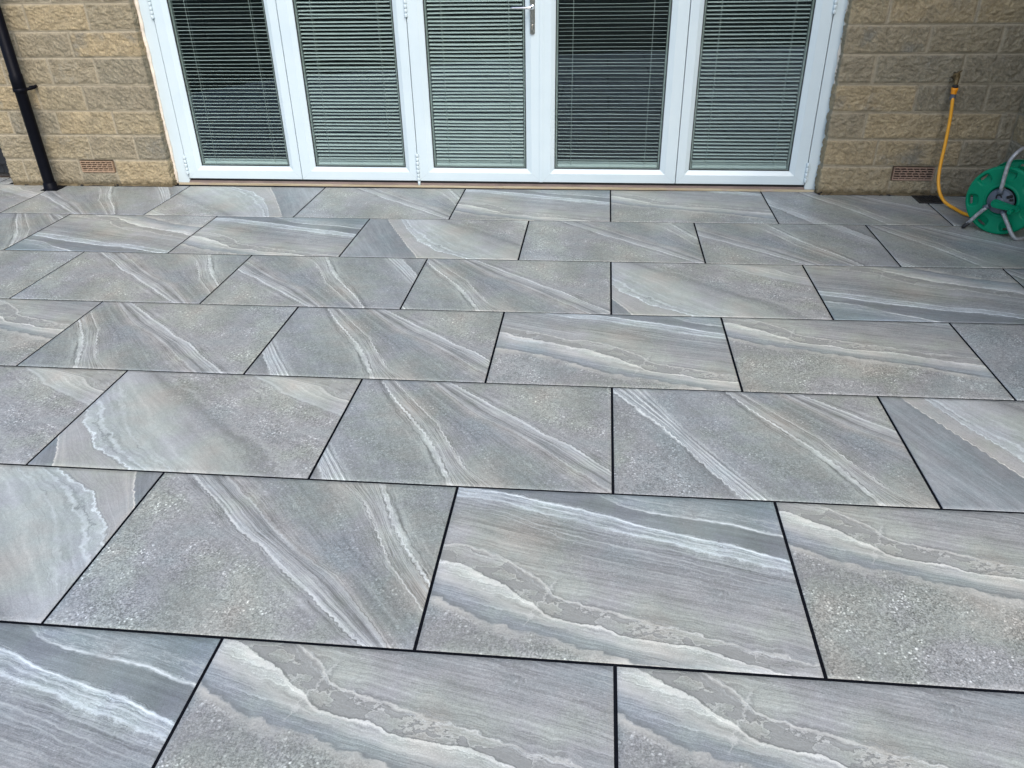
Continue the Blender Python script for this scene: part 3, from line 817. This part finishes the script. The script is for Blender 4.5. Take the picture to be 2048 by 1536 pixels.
st = g.noise(g.vec(g.math('MULTIPLY', s[0], 2.0), g.math('MULTIPLY', s[1], 90), g.math('MULTIPLY', s[2], 160)), 1.0, 6, .65)
c = g.ramp(st, [(.3, (.14, .10, .055)), (.45, (.36, .29, .18)), (.6, (.50, .44, .31)), (.72, (.26, .20, .11))])
c = g.mix(g.map(g.noise(tc, 9, 4), .55, .68, 0, .6), c, (.38, .30, .27))
TIMBER = g.fin(c, .75, 0, g.bump(st, .4, .002))
TRACK = simple('threshold_track', (.23, .18, .16), .55, .1, var=.2, vs=8)

# ------------------------------------------------------------------ folding doors
YF = 3.670          # face of the sashes
door = empty('folding_door', (-.79, YF, 0))
tag(door, 'white five-leaf folding glass door with slatted blinds between the stone walls', 'door')
def dp(o):          # children built in world coordinates relative to the door empty
    o.location = (.79, -YF, 0)
    return o
ZB, ZT = .035, 2.085
mb = MB()
mb.box(-2.812, -2.7335, YF + .004, YF + .07, .001, ZT + .05, .002)
mb.box(1.1765, 1.247, YF + .004, YF + .07, .001, ZT + .05, .002)
mb.box(-2.7333, 1.1763, YF + .004, YF + .07, ZT + .006, ZT + .05, .002)
fr_ = dp(mb.build('door_frame', UPVC, door))
# sealant beads, uneven, down both sides
SEAL = simple('cream_sealant', (.74, .66, .56), .7, var=.2, vs=20, bump=.4)
mb = MB()
for x, sgn in ((-2.812, -1), (1.247, 1)):
    zs = np.arange(0.002, 2.1, .012)
    w = fbm(zs * 9, zs * 0 + (3 if sgn < 0 else 9), 5, 4)
    pts = [(x + sgn * (.002 + .007 * wv), YF + .000, z) for z, wv in zip(zs, w)]
    mb.tube(pts, [.0095 + .006 * abs(v) for v in fbm(zs * 14, zs * 0, 17, 3)], 8)
dp(mb.build('sealant', SEAL, door))
# sill: timber strip, threshold track, black box standing in for the shaded gap under the leaves
mb = MB()
x = -2.80
while x < 1.235:
    L = min(1.235, x + random.uniform(.9, 1.6))
    mb.box(x, L - .0008, 3.648, 3.6645, -.012, .0095 + random.uniform(-.0006, .0006), .0022)
    x = L
dp(mb.build('timber_sill', TIMBER, door))
mb = MB(); mb.box(-2.733, 1.176, 3.6655, 3.70, -.012, .0155, .0015)
mb.box(-2.733, 1.176, 3.676, 3.680, .0157, .0195)
dp(mb.build('threshold_track', TRACK, door))
mb = MB(); mb.box(-2.7328, 1.1758, 3.690, 3.72, .016, ZB + .002)
dp(mb.build('recess_shade', RUBBER, door))

seams = [-2.7305, -1.965, -1.2015, -.417, .4015, 1.1735]
glass = [(-2.625, -2.037), (-1.865, -1.279), (-1.100, -.516), (-.342, .301), (.476, 1.070)]
tilt = [0, 16, 22, -2, 12]
labels = ['leftmost door leaf, blind slats open and thin', 'second door leaf from the left, blind half closed', 'middle door leaf with the chrome handle, blind nearly closed',
          'door leaf right of the handle, blind slats fully open', 'rightmost door leaf, blind slats half open']
GZ0, GZ1 = .118, 1.985
dep = .016
def knuckles(x, z0, z1, n, extra=False):
    mb = MB()
    h = (z1 - z0) / n
    for k in range(n):
        a = z0 + k * h
        r = .0098 if k % 2 == 0 else .0090
        mb.lathe([(0, a + .001), (r - .001, a + .0015), (r, a + .0028), (r, a + h - .0038), (r - .001, a + h - .0028), (0, a + h - .0028)], Matrix.Translation((x, YF - .006, 0)), 16)
    mb.lathe([(0, z0 + .002), (.0045, z0 + .002), (.0045, z1 - .004), (0, z1 - .004)], Matrix.Translation((x, YF - .006, 0)), 10)
    mb.box(x - .004, x + .004, YF - .005, YF + .006, z0 + .003, z1 - .004)
    return mb
for i in range(5):
    x0, x1 = seams[i] + .0019, seams[i + 1] - .0019
    gx0 = glass[i][0] + dep * (glass[i][0] + .08) / 4.88; gx1 = glass[i][1] + dep * (glass[i][1] + .08) / 4.88
    gz0 = GZ0 - .004
    mb = MB()
    prof = [(0, YF + .045), (0, YF + .0015), (.018, YF), (.66, YF), (.685, YF + .0012), (.985, YF + .0135), (1.0, YF + .0175), (1.0, YF + .045)]
    mb.ring((x0, x1, ZB, ZT), (gx0, gx1, gz0, GZ1), prof)
    leaf = dp(mb.build('door_leaf', UPVC, door))
    leaf['label'] = labels[i]
    # mitre joints
    mb = MB()
    for (ax, az, bx, bz) in ((x0, ZB, gx0, gz0), (x1, ZB, gx1, gz0), (x0, ZT, gx0, GZ1), (x1, ZT, gx1, GZ1)):
        p = Vector((ax + (bx - ax) * .03, YF - .0001, az + (bz - az) * .03)); q = Vector((ax + (bx - ax) * .66, YF - .0001, az + (bz - az) * .66))
        mb.tube([p, q], .00032, 4)
    mb.build('mitre_joint', simple('mitre_grey', (.42, .45, .47), .6) if i == 0 else bpy.data.materials['mitre_grey'], leaf)
    # rubber seal, pane, spacer
    mb = MB(); mb.ring((gx0 + .0005, gx1 - .0005, gz0 + .0005, GZ1 - .0005), (gx0 + .0045, gx1 - .0045, gz0 + .0045, GZ1 - .0045), [(0, YF + .024), (0, YF + .0165), (1, YF + .0165), (1, YF + .024)])
    mb.build('rubber_seal', RUBBER, leaf)
    mb = MB(); mb.box(gx0 - .004, gx1 + .004, YF + .0185, YF + .0225, gz0 - .004, GZ1 + .004)
    mb.build('glass_pane', GLASS, leaf)
    mb = MB(); mb.ring((gx0 - .004, gx1 + .004, gz0 - .004, GZ1 + .004), (gx0 + .014, gx1 - .014, gz0 + .010, GZ1 - .012), [(0, YF + .052), (0, YF + .026), (1, YF + .026), (1, YF + .052)])
    mb.build('spacer_bar', SPACER, leaf)
    # blind
    V, F = [], []
    pitch = .0208; wd = .0245
    zt_ = GZ1 - .03; zb_ = gz0 + .052
    ns = int((zt_ - zb_) / pitch)
    th0 = math.radians(tilt[i])
    bx0, bx1 = gx0 + .0165, gx1 - .0165
    yc = YF + .0395
    M = 10
    lst = [(zb_ + k * pitch, th0) for k in range(ns)]
    lst += [(gz0 + .030 + .0042 * k, math.radians(8)) for k in range(3)]
    for k, (z, th) in enumerate(lst):
        th = th + math.radians(random.gauss(0, 2.0))
        z = z + random.gauss(0, .0006)
        bow = random.gauss(0, .0016); tl = random.gauss(0, .0014)
        xa = bx0 + random.uniform(0, .003); xb = bx1 - random.uniform(0, .003)
        b0 = len(V)
        cross = [(-.5, 0), (-.25, .0012), (0, .0016), (.25, .0012), (.5, 0)]
        for m in range(M + 1):
            t = m / M; x = xa + (xb - xa) * t
            zz = z + bow * 4 * t * (1 - t) * .9 + tl * (t - .5)
            for s_, hh in cross:
                d_ = s_ * wd
                V.append((x, yc + d_ * math.cos(th) - hh * math.sin(th), zz + d_ * math.sin(th) + hh * math.cos(th)))
        for m in range(M):
            for q in range(4):
                a = b0 + m * 5 + q
                F.append((a, a + 5, a + 6, a + 1))
    me = from_arrays('venetian_blind', V, F)
    bl = link('venetian_blind', me, SLATM, leaf, smooth=True)
    mb = MB()
    mb.box(bx0 + .001, bx1 - .001, yc - .010, yc + .011, gz0 + .011, gz0 + .0285, .0015)
    mb.build('bottom_rail', SLATM, leaf)
    mb = MB()
    for f_ in (gx0 + .097, gx1 - .097):
        for yy in (-.0135, .0135):
            xo = .0 if yy < 0 else .002
            mb.tube([(f_ + xo, yc + yy, gz0 + .02), (f_ + xo + .001, yc + yy, 1.0), (f_ + xo, yc + yy, GZ1 - .02)], .0005, 5)
        mb.tube([(f_ + .004, yc - .0155, gz0 + .02), (f_ + .003, yc - .0155, GZ1 - .02)], .0006, 5)
    mb.build('blind_cord', CORD, leaf)
    # lines between the leaves and hinges
    if i == 0:
        knuckles(-2.7305, .062, .182, 5).build('hinge', UPVC, leaf); knuckles(-2.7305, .985, 1.10, 5).build('hinge', UPVC, leaf); knuckles(-2.7305, 1.85, 1.97, 5).build('hinge', UPVC, leaf)
    if i == 2:
        knuckles(-1.2015, .036, .208, 7).build('hinge', UPVC, leaf); knuckles(-1.2015, .980, 1.12, 6).build('hinge', UPVC, leaf); knuckles(-1.2015, 1.85, 2.02, 7).build('hinge', UPVC, leaf)
        mb = MB(); mb.lathe([(0, .008), (.0085, .008), (.0085, .033), (0, .034)], Matrix.Translation((-1.2000, YF - .004, 0)), 16); mb.build('shoot_bolt', UPVC, leaf)
    if i == 4:
        knuckles(1.1735, .050, .172, 4).build('hinge', UPVC, leaf); knuckles(1.1735, .976, 1.10, 5).build('hinge', UPVC, leaf); knuckles(1.1735, 1.85, 1.97, 5).build('hinge', UPVC, leaf)
    if i == 2:
        # overlap strip on the meeting stile
        mb = MB(); mb.box(x1 - .016, x1 + .006, YF - .0045, YF + .002, ZB, ZT, .0012); mb.build('meeting_strip', UPVC, leaf)
        # lock plate and lever
        hx = -.4745
        mb = MB()
        n = 12; pts = []
        for k in range(n + 1):
            a = math.pi + math.pi * k / n; pts.append((hx + .0145 * math.cos(a), .896 + .0145 * math.sin(a)))
        for k in range(n + 1):
            a = math.pi * k / n; pts.append((hx + .0145 * math.cos(a), 1.105 + .0145 * math.sin(a)))
        rings = []
        for dy, sc in ((0, 1.0), (-.006, 1.0), (-.0085, .82)):
            rings.append([mb.bm.verts.new((hx + (px - hx) * sc, YF + dy, pz if sc == 1 else pz + (.0026 if pz < 1 else -.0026))) for px, pz in pts])
        for a, b in zip(rings[:-1], rings[1:]):
            for k in range(len(pts)): mb.bm.faces.new((a[k], a[(k + 1) % len(pts)], b[(k + 1) % len(pts)], b[k]))
        mb.bm.faces.new(rings[-1])
        mb.build('lock_plate', CHROME, leaf)
        mb = MB()
        mb.lathe([(0, 0), (.006, 0), (.006, .004), (.0045, .0055), (0, .0055)], Matrix.Translation((hx, YF - .0085, .933)) @ Matrix.Rotation(math.pi / 2, 4, 'X'), 16)
        mb.box(hx - .0022, hx + .0022, YF - .0145, YF - .008, .913, .930, .0008)
        mb.build('key_cylinder', simple('brushed_nickel', (.35, .33, .28), .35, .8), leaf)
        mb = MB()
        path = spline([(hx, YF - .008, 1.026), (hx, YF - .030, 1.026), (hx - .004, YF - .046, 1.026), (hx - .020, YF - .052, 1.0262), (hx - .060, YF - .053, 1.0265), (hx - .118, YF - .050, 1.0262)], 6)
        rr = [.010 if k < 8 else .0088 - .0030 * (k - 8) / (len(path) - 8) for k in range(len(path))]
        mb.tube(path, rr, 14)
        mb.lathe([(0, 0), (.0135, 0), (.0135, .004), (.011, .007), (0, .007)], Matrix.Translation((hx, YF - .0085, 1.026)) @ Matrix.Rotation(math.pi / 2, 4, 'X'), 20)
        mb.build('lever_handle', CHROME, leaf)

# dark room behind the doors
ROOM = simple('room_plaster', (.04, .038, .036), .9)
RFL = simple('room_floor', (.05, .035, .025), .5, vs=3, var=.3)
mb = MB()
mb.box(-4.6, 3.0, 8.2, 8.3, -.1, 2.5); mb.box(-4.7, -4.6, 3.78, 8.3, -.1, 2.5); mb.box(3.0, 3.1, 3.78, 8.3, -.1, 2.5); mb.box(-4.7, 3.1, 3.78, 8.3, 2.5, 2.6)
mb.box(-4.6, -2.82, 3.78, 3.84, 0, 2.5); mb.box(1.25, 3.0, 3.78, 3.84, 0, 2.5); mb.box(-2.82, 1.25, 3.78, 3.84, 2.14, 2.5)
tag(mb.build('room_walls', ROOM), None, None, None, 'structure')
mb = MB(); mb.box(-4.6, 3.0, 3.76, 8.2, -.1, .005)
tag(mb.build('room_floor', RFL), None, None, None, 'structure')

# ------------------------------------------------------------------ downpipe
PIPE = simple('black_gloss_plastic', (.0035, .004, .007), .42, var=.15, spec=.08)
dpz = empty('downpipe', (-3.603, 3.512, 0))
tag(dpz, 'black round downpipe on the left stone wall', 'downpipe')
mb = MB()
mb.lathe([(.034, 0.0), (.034, .62), (.0375, .624), (.0375, .70), (.034, .704), (.034, 2.3), (.034, 4.9)], Matrix(), 28)
mb.build('pipe', PIPE, dpz)
mb = MB()
mb.lathe([(.0345, .600), (.040, .602), (.040, .622), (.0345, .624)], Matrix(), 28)
mb.tube([(.030, .02, .612), (.05, .055, .615), (.052, .085, .620)], .009, 8)
mb.tube([(.012, .075, .614), (.050, .082, .618)], [.008, .007], 8)
mb.tube([(.052, .055, .615), (.052, .082, .620)], [.0095, .0095], 10)
mb.build('bracket', PIPE, dpz)
mb = MB()
mb.lathe([(.034, .045), (.040, .04), (.042, .0), (.052, .0), (.060, -.002)], Matrix(), 24)
mb.box(-.045, .068, -.046, .070, -.001, .0035, .001)
mb.build('base_shoe', PIPE, dpz)

# ------------------------------------------------------------------ drain grate
DR = empty('drain_grate', (1.845, 3.512, 0))
tag(DR, 'small black slotted drain grate in the paving by the right wall', 'drain')
mb = MB(); s = .072
mb.box(-s, s, -s, -s + .010, -.012, .0060, .001); mb.box(-s, s, s - .010, s, -.012, .0060, .001); mb.box(-s, -s + .010, -s + .010, s - .010, -.012, .0060, .001); mb.box(s - .010, s, -s + .010, s - .010, -.012, .0060, .001)
GR = simple('black_grate', (.016, .018, .020), .4)
mb.build('rim', GR, DR)
mb = MB()
for k in range(9):
    x = -s + .012 + k * .0150
    mb.box(x, x + .0075, -s + .0101, s - .0101, -.004, .0055, .001)
mb.box(-s + .010, s - .010, -.004, .004, -.005, .0045)
mb.build('bars', GR, DR)
mb = MB(); mb.box(-s + .001, s - .001, -s + .001, s - .001, -.011, .0006)  # black plate just above the paving, in place of the drain's shaded depth
mb.build('sump_shade', GAPD, DR)

# ------------------------------------------------------------------ tap
tap = empty('garden_tap', (1.850, 3.60, .64))
tag(tap, 'corroded brass tap on the right stone wall above the orange hose', 'tap')
BRASS = simple('corroded_brass', (.17, .125, .06), .6, .5, var=.45, vs=120, bump=.5)
mb = MB()
mb.tube([(.012, .02, .022), (.006, -.03, .022), (.0, -.055, .018), (-.004, -.066, .004), (-.004, -.068, -.018)], [.011, .012, .0125, .011, .010], 12)
mb.lathe([(0, 0), (.022, 0), (.024, .004), (.018, .007), (.012, .007)], Matrix.Translation((.012, .0, .022)) @ Matrix.Rotation(math.pi / 2, 4, 'X'), 16)
mb.lathe([(0, .0), (.013, .0), (.014, .012), (.010, .014), (0, .014)], Matrix.Translation((-.004, -.068, -.028)), 8, smooth=False)
mb.build('spout', BRASS, tap)
mb = MB()
mb.tube([(.0, -.04, .024), (.0, -.047, .045)], [.008, .006], 8)
mb.tube([(-.022, -.05, .040), (.0, -.047, .047), (.024, -.036, .060)], [.0035, .0055, .0035], 8)
mb.build('tap_lever', BRASS, tap)
mb = MB()
for x, z, r in ((.01, .032, .022), (-.012, .01, .016), (.02, .045, .012)):
    for k in range(8):
        a = random.uniform(0, 6.28); q = random.uniform(.2, 1) * r
        rr = random.uniform(.003, .007)
        mb.lathe([(0, -rr), (rr, 0), (0, rr)], Matrix.Translation((x + q * math.cos(a), -.006 + random.uniform(-.004, 0), z + q * math.sin(a))), 6)
mb.build('wall_putty', simple('dark_putty', (.10, .08, .045), .9, var=.4), tap)

# ------------------------------------------------------------------ hose reel
AX = Vector((.70, .714, 0)).normalized()
EX = Vector((AX.y, -AX.x, 0))
H0 = Vector((1.951, 2.921, .1735))
reel = empty('hose_reel', (H0.x, H0.y, 0))
tag(reel, 'green plastic hose reel on a grey metal frame by the right wall', 'hose reel')
def rp(e, z, o):     # reel coordinates -> local to the reel empty (ground level)
    v = EX * e + AX * o
    return Vector((v.x, v.y, H0.z + z))
GREEN = simple('green_plastic', (.0005, .20, .10), .36, var=.05, vs=9, spec=.2)
GREYP = simple('grey_plastic', (.085, .10, .125), .45, var=.08)
g = G('galvanised_tube')
tc = g.n('ShaderNodeTexCoord').outputs['Object']
c = g.ramp(g.noise(tc, 60, 5, .7), [(.3, (.20, .21, .22)), (.5, (.33, .34, .35)), (.7, (.55, .55, .55))])
TUBE = g.fin(c, .45, .3, g.bump(g.noise(tc, 120, 3), .2, .001))
YEL = simple('orange_yellow_hose', (.80, .36, .018), .38, var=.06, vs=15, spec=.5)
SLOTS = [math.radians(87.5 + 51.43 * k) for k in range(7)]
def flange(off, sgn, name='reel_side'):
    R = .171; r0 = .066
    rs = np.r_[np.linspace(r0, .082, 6), np.linspace(.084, .163, 46), .166, .169, .1705, R]
    th = np.linspace(0, 2 * math.pi, 361)[:-1]
    TH, RR = np.meshgrid(th, rs)
    # profile: raised lip round the hub, shallow cone, rolled rim
    o = np.interp(rs, [r0, .072, .078, .084, .12, .160, .166, .170, R], [.016, .004, .002, .006, .004, .0, .001, .006, .012])
    O = np.repeat(o[:, None], len(th), 1)
    hole = np.zeros_like(TH, bool)
    for a in SLOTS:
        da = (TH - a + math.pi) % (2 * math.pi) - math.pi
        tx = RR * np.sin(da); ry = RR * np.cos(da)
        # rounded pocket reaching inward from the slot
        sx = np.abs(tx) / .034; sy = np.where(ry > .142, (ry - .142) / .017, (.142 - ry) / .040)
        m = (sx ** 3 + np.abs(sy) ** 3) ** (1 / 3)
        depth = np.clip((1.0 - m) / .30, 0, 1); depth = depth * depth * (3 - 2 * depth)
        O = O + depth * .019 * np.clip((ry - .100) / .040, .2, 1)
        hx_ = np.abs(tx) / .0215; hy = np.abs(ry - .1475) / .0068
        hole |= ((np.clip(hx_ - .65, 0, 9) / .35) ** 2 + (hy) ** 2 < 1) & (hx_ < 1)
    V = []
    E_ = RR * np.cos(TH); Zz = RR * np.sin(TH)
    OO = off + sgn * O
    X = EX.x * E_ + AX.x * OO; Y = EX.y * E_ + AX.y * OO
    V = np.stack([X, Y, H0.z + Zz], -1).reshape(-1, 3)
    n = len(th); idx = np.arange(V.shape[0]).reshape(len(rs), n)
    j = np.roll(idx, -1, 1)
    F = np.stack([idx[:-1], j[:-1], j[1:], idx[1:]], -1).reshape(-1, 4)
    hf = (hole[:-1] & hole[1:]).reshape(-1)
    me = from_arrays(name, V, F[~hf])
    o_ = link(name, me, GREEN, reel, smooth=True)
    md = o_.modifiers.new('thickness', 'SOLIDIFY'); md.thickness = .0035; md.offset = 0
    return o_
flange(.012, 1)
flange(.212, -1)
# drum with a few turns of hose
Mx = Matrix.Translation(rp(0, 0, 0)) @ Matrix((( EX.x, 0, AX.x, 0), (EX.y, 0, AX.y, 0), (0, 1, 0, 0), (0, 0, 0, 1)))
mb = MB(); mb.lathe([(.070, .024), (.070, .200)], Mx, 40); mb.build('drum', GREEN, reel)
mb = MB()
pts = []
N = 40 * 6
for k in range(N + 1):
    a = 2 * math.pi * k / 40; o = .035 + .150 * k / N
    pts.append(rp(.079 * math.cos(a), .079 * math.sin(a), o))
mb.tube(pts, .0085, 8)
mb.build('wound_hose', YEL, reel)
# hub covers
def hub(off, sgn):
    mb = MB()
    pr_ = [(0, .0), (.058, .0), (.060, .003), (.060, .012), (.064, .016)]
    mb.lathe([(r, off + sgn * z) for r, z in pr_], Mx, 40)
    return mb
hb = hub(-.006, 1)
hb.lathe([(0, -.010), (.020, -.010), (.022, -.006)], Mx, 24)
# raised blocks and boss on the hub face
hb.tube([rp(-.006, .040, -.010), rp(-.006, .060, -.010)], .0135, 10)
hb.tube([rp(-.040, -.030, -.008), rp(-.062, -.045, -.008)], .0125, 10)
hb.tube([rp(.026, -.040, -.008), rp(.042, -.062, -.008)], .0125, 10)
hb.build('hub_cover', GREYP, reel)
hub(.232, -1).build('hub_cover', GREYP, reel)
mb = MB()
def Mat(p): return Matrix.Translation(p) @ Mx.to_3x3().to_4x4()
mb.lathe([(.008, -.0072), (.0155, -.0072)], Mat(rp(-.008, .022, 0)), 16)
mb.tube([rp(.030, .028, -.0075), rp(.052, .040, -.0075)], .0075, 8)
mb.tube([rp(.046, .018, -.0075), rp(.060, .022, -.0075)], .006, 8)
mb.build('hub_slot', GAPD, reel)
# crank: flat tapered arm with knob
mb = MB()
n = 14
outline = []
c0, c1 = (-.010, -.008), (.096, -.016)
r0_, r1_ = .0205, .0125
ang0 = math.atan2(c1[1] - c0[1], c1[0] - c0[0])
for k in range(n + 1):
    a = ang0 + math.pi / 2 + math.pi * k / n; outline.append((c0[0] + r0_ * math.cos(a), c0[1] + r0_ * math.sin(a)))
for k in range(n + 1):
    a = ang0 - math.pi / 2 + math.pi * k / n; outline.append((c1[0] + r1_ * math.cos(a), c1[1] + r1_ * math.sin(a)))
cen = ((c0[0] + c1[0]) / 2, (c0[1] + c1[1]) / 2)
rings = []
for o, sc in ((-.014, 1.0), (-.026, 1.0), (-.029, .94), (-.029, .80), (-.026, .74)):
    rings.append([mb.bm.verts.new(rp(cen[0] + (e - cen[0]) * (1 - (1 - sc) * .35), cen[1] + (z - cen[1]) * sc, o)) for e, z in outline])
for a, b in zip(rings[:-1], rings[1:]):
    for k in range(len(outline)): mb.bm.faces.new((a[k], a[(k + 1) % len(outline)], b[(k + 1) % len(outline)], b[k])).smooth = False
mb.bm.faces.new(rings[-1]); mb.bm.faces.new(rings[0][::-1])
mb.tube([rp(-.012, -.010, .0), rp(-.012, -.010, -.018)], .012, 12)
mb.build('crank', GREEN, reel)
mb = MB()
mb.tube([rp(.082, -.020, -.026), rp(.080, -.022, -.045), rp(.078, -.024, -.062), rp(.077, -.025, -.070)], [.008, .0095, .0115, .0095], 14)
mb.build('crank_knob', GREEN, reel)
# frame tubes: front arms run into the handle on top and the foot behind
mb = MB()
fz = -H0.z
mb.tube(spline([rp(-.006, .055, -.012), rp(-.007, .12, -.014), rp(-.006, .195, -.012), rp(.004, .232, .0), rp(.012, .252, .030), rp(.014, .258, .070), rp(.014, .258, .11), rp(.014, .258, .15), rp(.012, .252, .190), rp(.004, .232, .220), rp(-.006, .195, .236), rp(-.007, .055, .238)], 5), .0096, 12)
mb.build('handle_frame', TUBE, reel)
mb = MB()
mb.tube(spline([rp(-.050, -.040, -.012), rp(-.085, -.090, -.013), rp(-.125, fz + .018, -.014)], 4), .0096, 12)
mb.build('leg', TUBE, reel)
mb = MB()
mb.tube([rp(-.108, fz + .042, -.014), rp(-.130, fz + .0125, -.014), rp(-.137, fz + .010, -.014)], [.0100, .0105, .0085], 12)
mb.build('rubber_foot', RUBBER, reel)
mb = MB()
mb.tube(spline([rp(.036, -.050, -.012), rp(.070, -.098, -.014), rp(.105, fz + .030, -.016), rp(.126, fz + .012, -.008), rp(.140, fz + .0095, .020), rp(.143, fz + .0095, .060), rp(.143, fz + .0095, .17), rp(.140, fz + .0095, .200), rp(.126, fz + .012, .232), rp(.105, fz + .030, .240), rp(.036, -.050, .238)], 5), .0096, 12)
mb.build('leg', TUBE, reel)
mb = MB()
mb.tube(spline([rp(-.050, -.040, .238), rp(-.085, -.090, .239), rp(-.130, fz + .012, .240)], 4), .0096, 12)
mb.build('leg', TUBE, reel)

# ------------------------------------------------------------------ hose from the tap to the reel
hose = empty('garden_hose', (1.845, 3.53, 0))
tag(hose, 'orange-yellow garden hose hanging from the tap to the reel', 'hose')
B0 = Vector((1.845, 3.53, 0))
mb = MB()
hp = [(1.845, 3.530, .572), (1.846, 3.520, .547), (1.853, 3.510, .451), (1.852, 3.490, .320), (1.846, 3.466, .200), (1.844, 3.432, .126), (1.858, 3.402, .066), (1.888, 3.378, .026), (1.918, 3.310, .012), (1.940, 3.220, .011), (1.985, 3.14, .018), (2.03, 3.09, .05), (2.06, 3.06, .09)]
mb.tube([p - B0 for p in spline(hp, 8)], .0088, 14)
mb.build('hose_pipe', YEL, hose)
ORG = simple('orange_connector', (.85, .30, .008), .35, var=.04)
mb = MB(); mb.lathe([(0, .584), (.0145, .584), (.0155, .588), (.0150, .596), (.0180, .607), (.0185, .614), (.0160, .617), (0, .617)], Matrix.Translation((.001, .002, 0)), 20)
mb.build('hose_connector', ORG, hose)
mb = MB()
mb.lathe([(0, .554), (.0125, .554), (.0150, .558), (.0158, .572), (.0140, .574), (.0140, .577), (.0150, .579), (.0145, .5835), (0, .5835)], Matrix.Translation((.001, .002, 0)), 20)
mb.build('connector_collar', GREYP, hose)
mb = MB()
mb.lathe([(0, .6175), (.0145, .6175), (.0150, .628), (.0120, .632), (0, .632)], Matrix.Translation((.001, .002, 0)), 16)
mb.build('tap_adaptor', RUBBER, hose)

# ------------------------------------------------------------------ black gate beyond the left corner
gate = empty('side_gate', (-4.5, 3.76, 0))
tag(gate, 'black boarded gate beyond the left corner of the stone wall', 'gate')
BLK = simple('black_painted_board', (.010, .011, .014), .5, var=.3, bump=.4, bs=60)
mb = MB()
for k in range(9):
    x = -.50 + k * .114
    mb.box(x, x + .108, 0 + (.006 if k % 2 else 0), .022, .03, 1.8, .004)
mb.build('board', BLK, gate)
for zr in (.10, 1.6):
    mb = MB(); mb.box(-.5, .53, -.030, -.0002, zr, zr + .09, .003); mb.build('rail', BLK, gate)
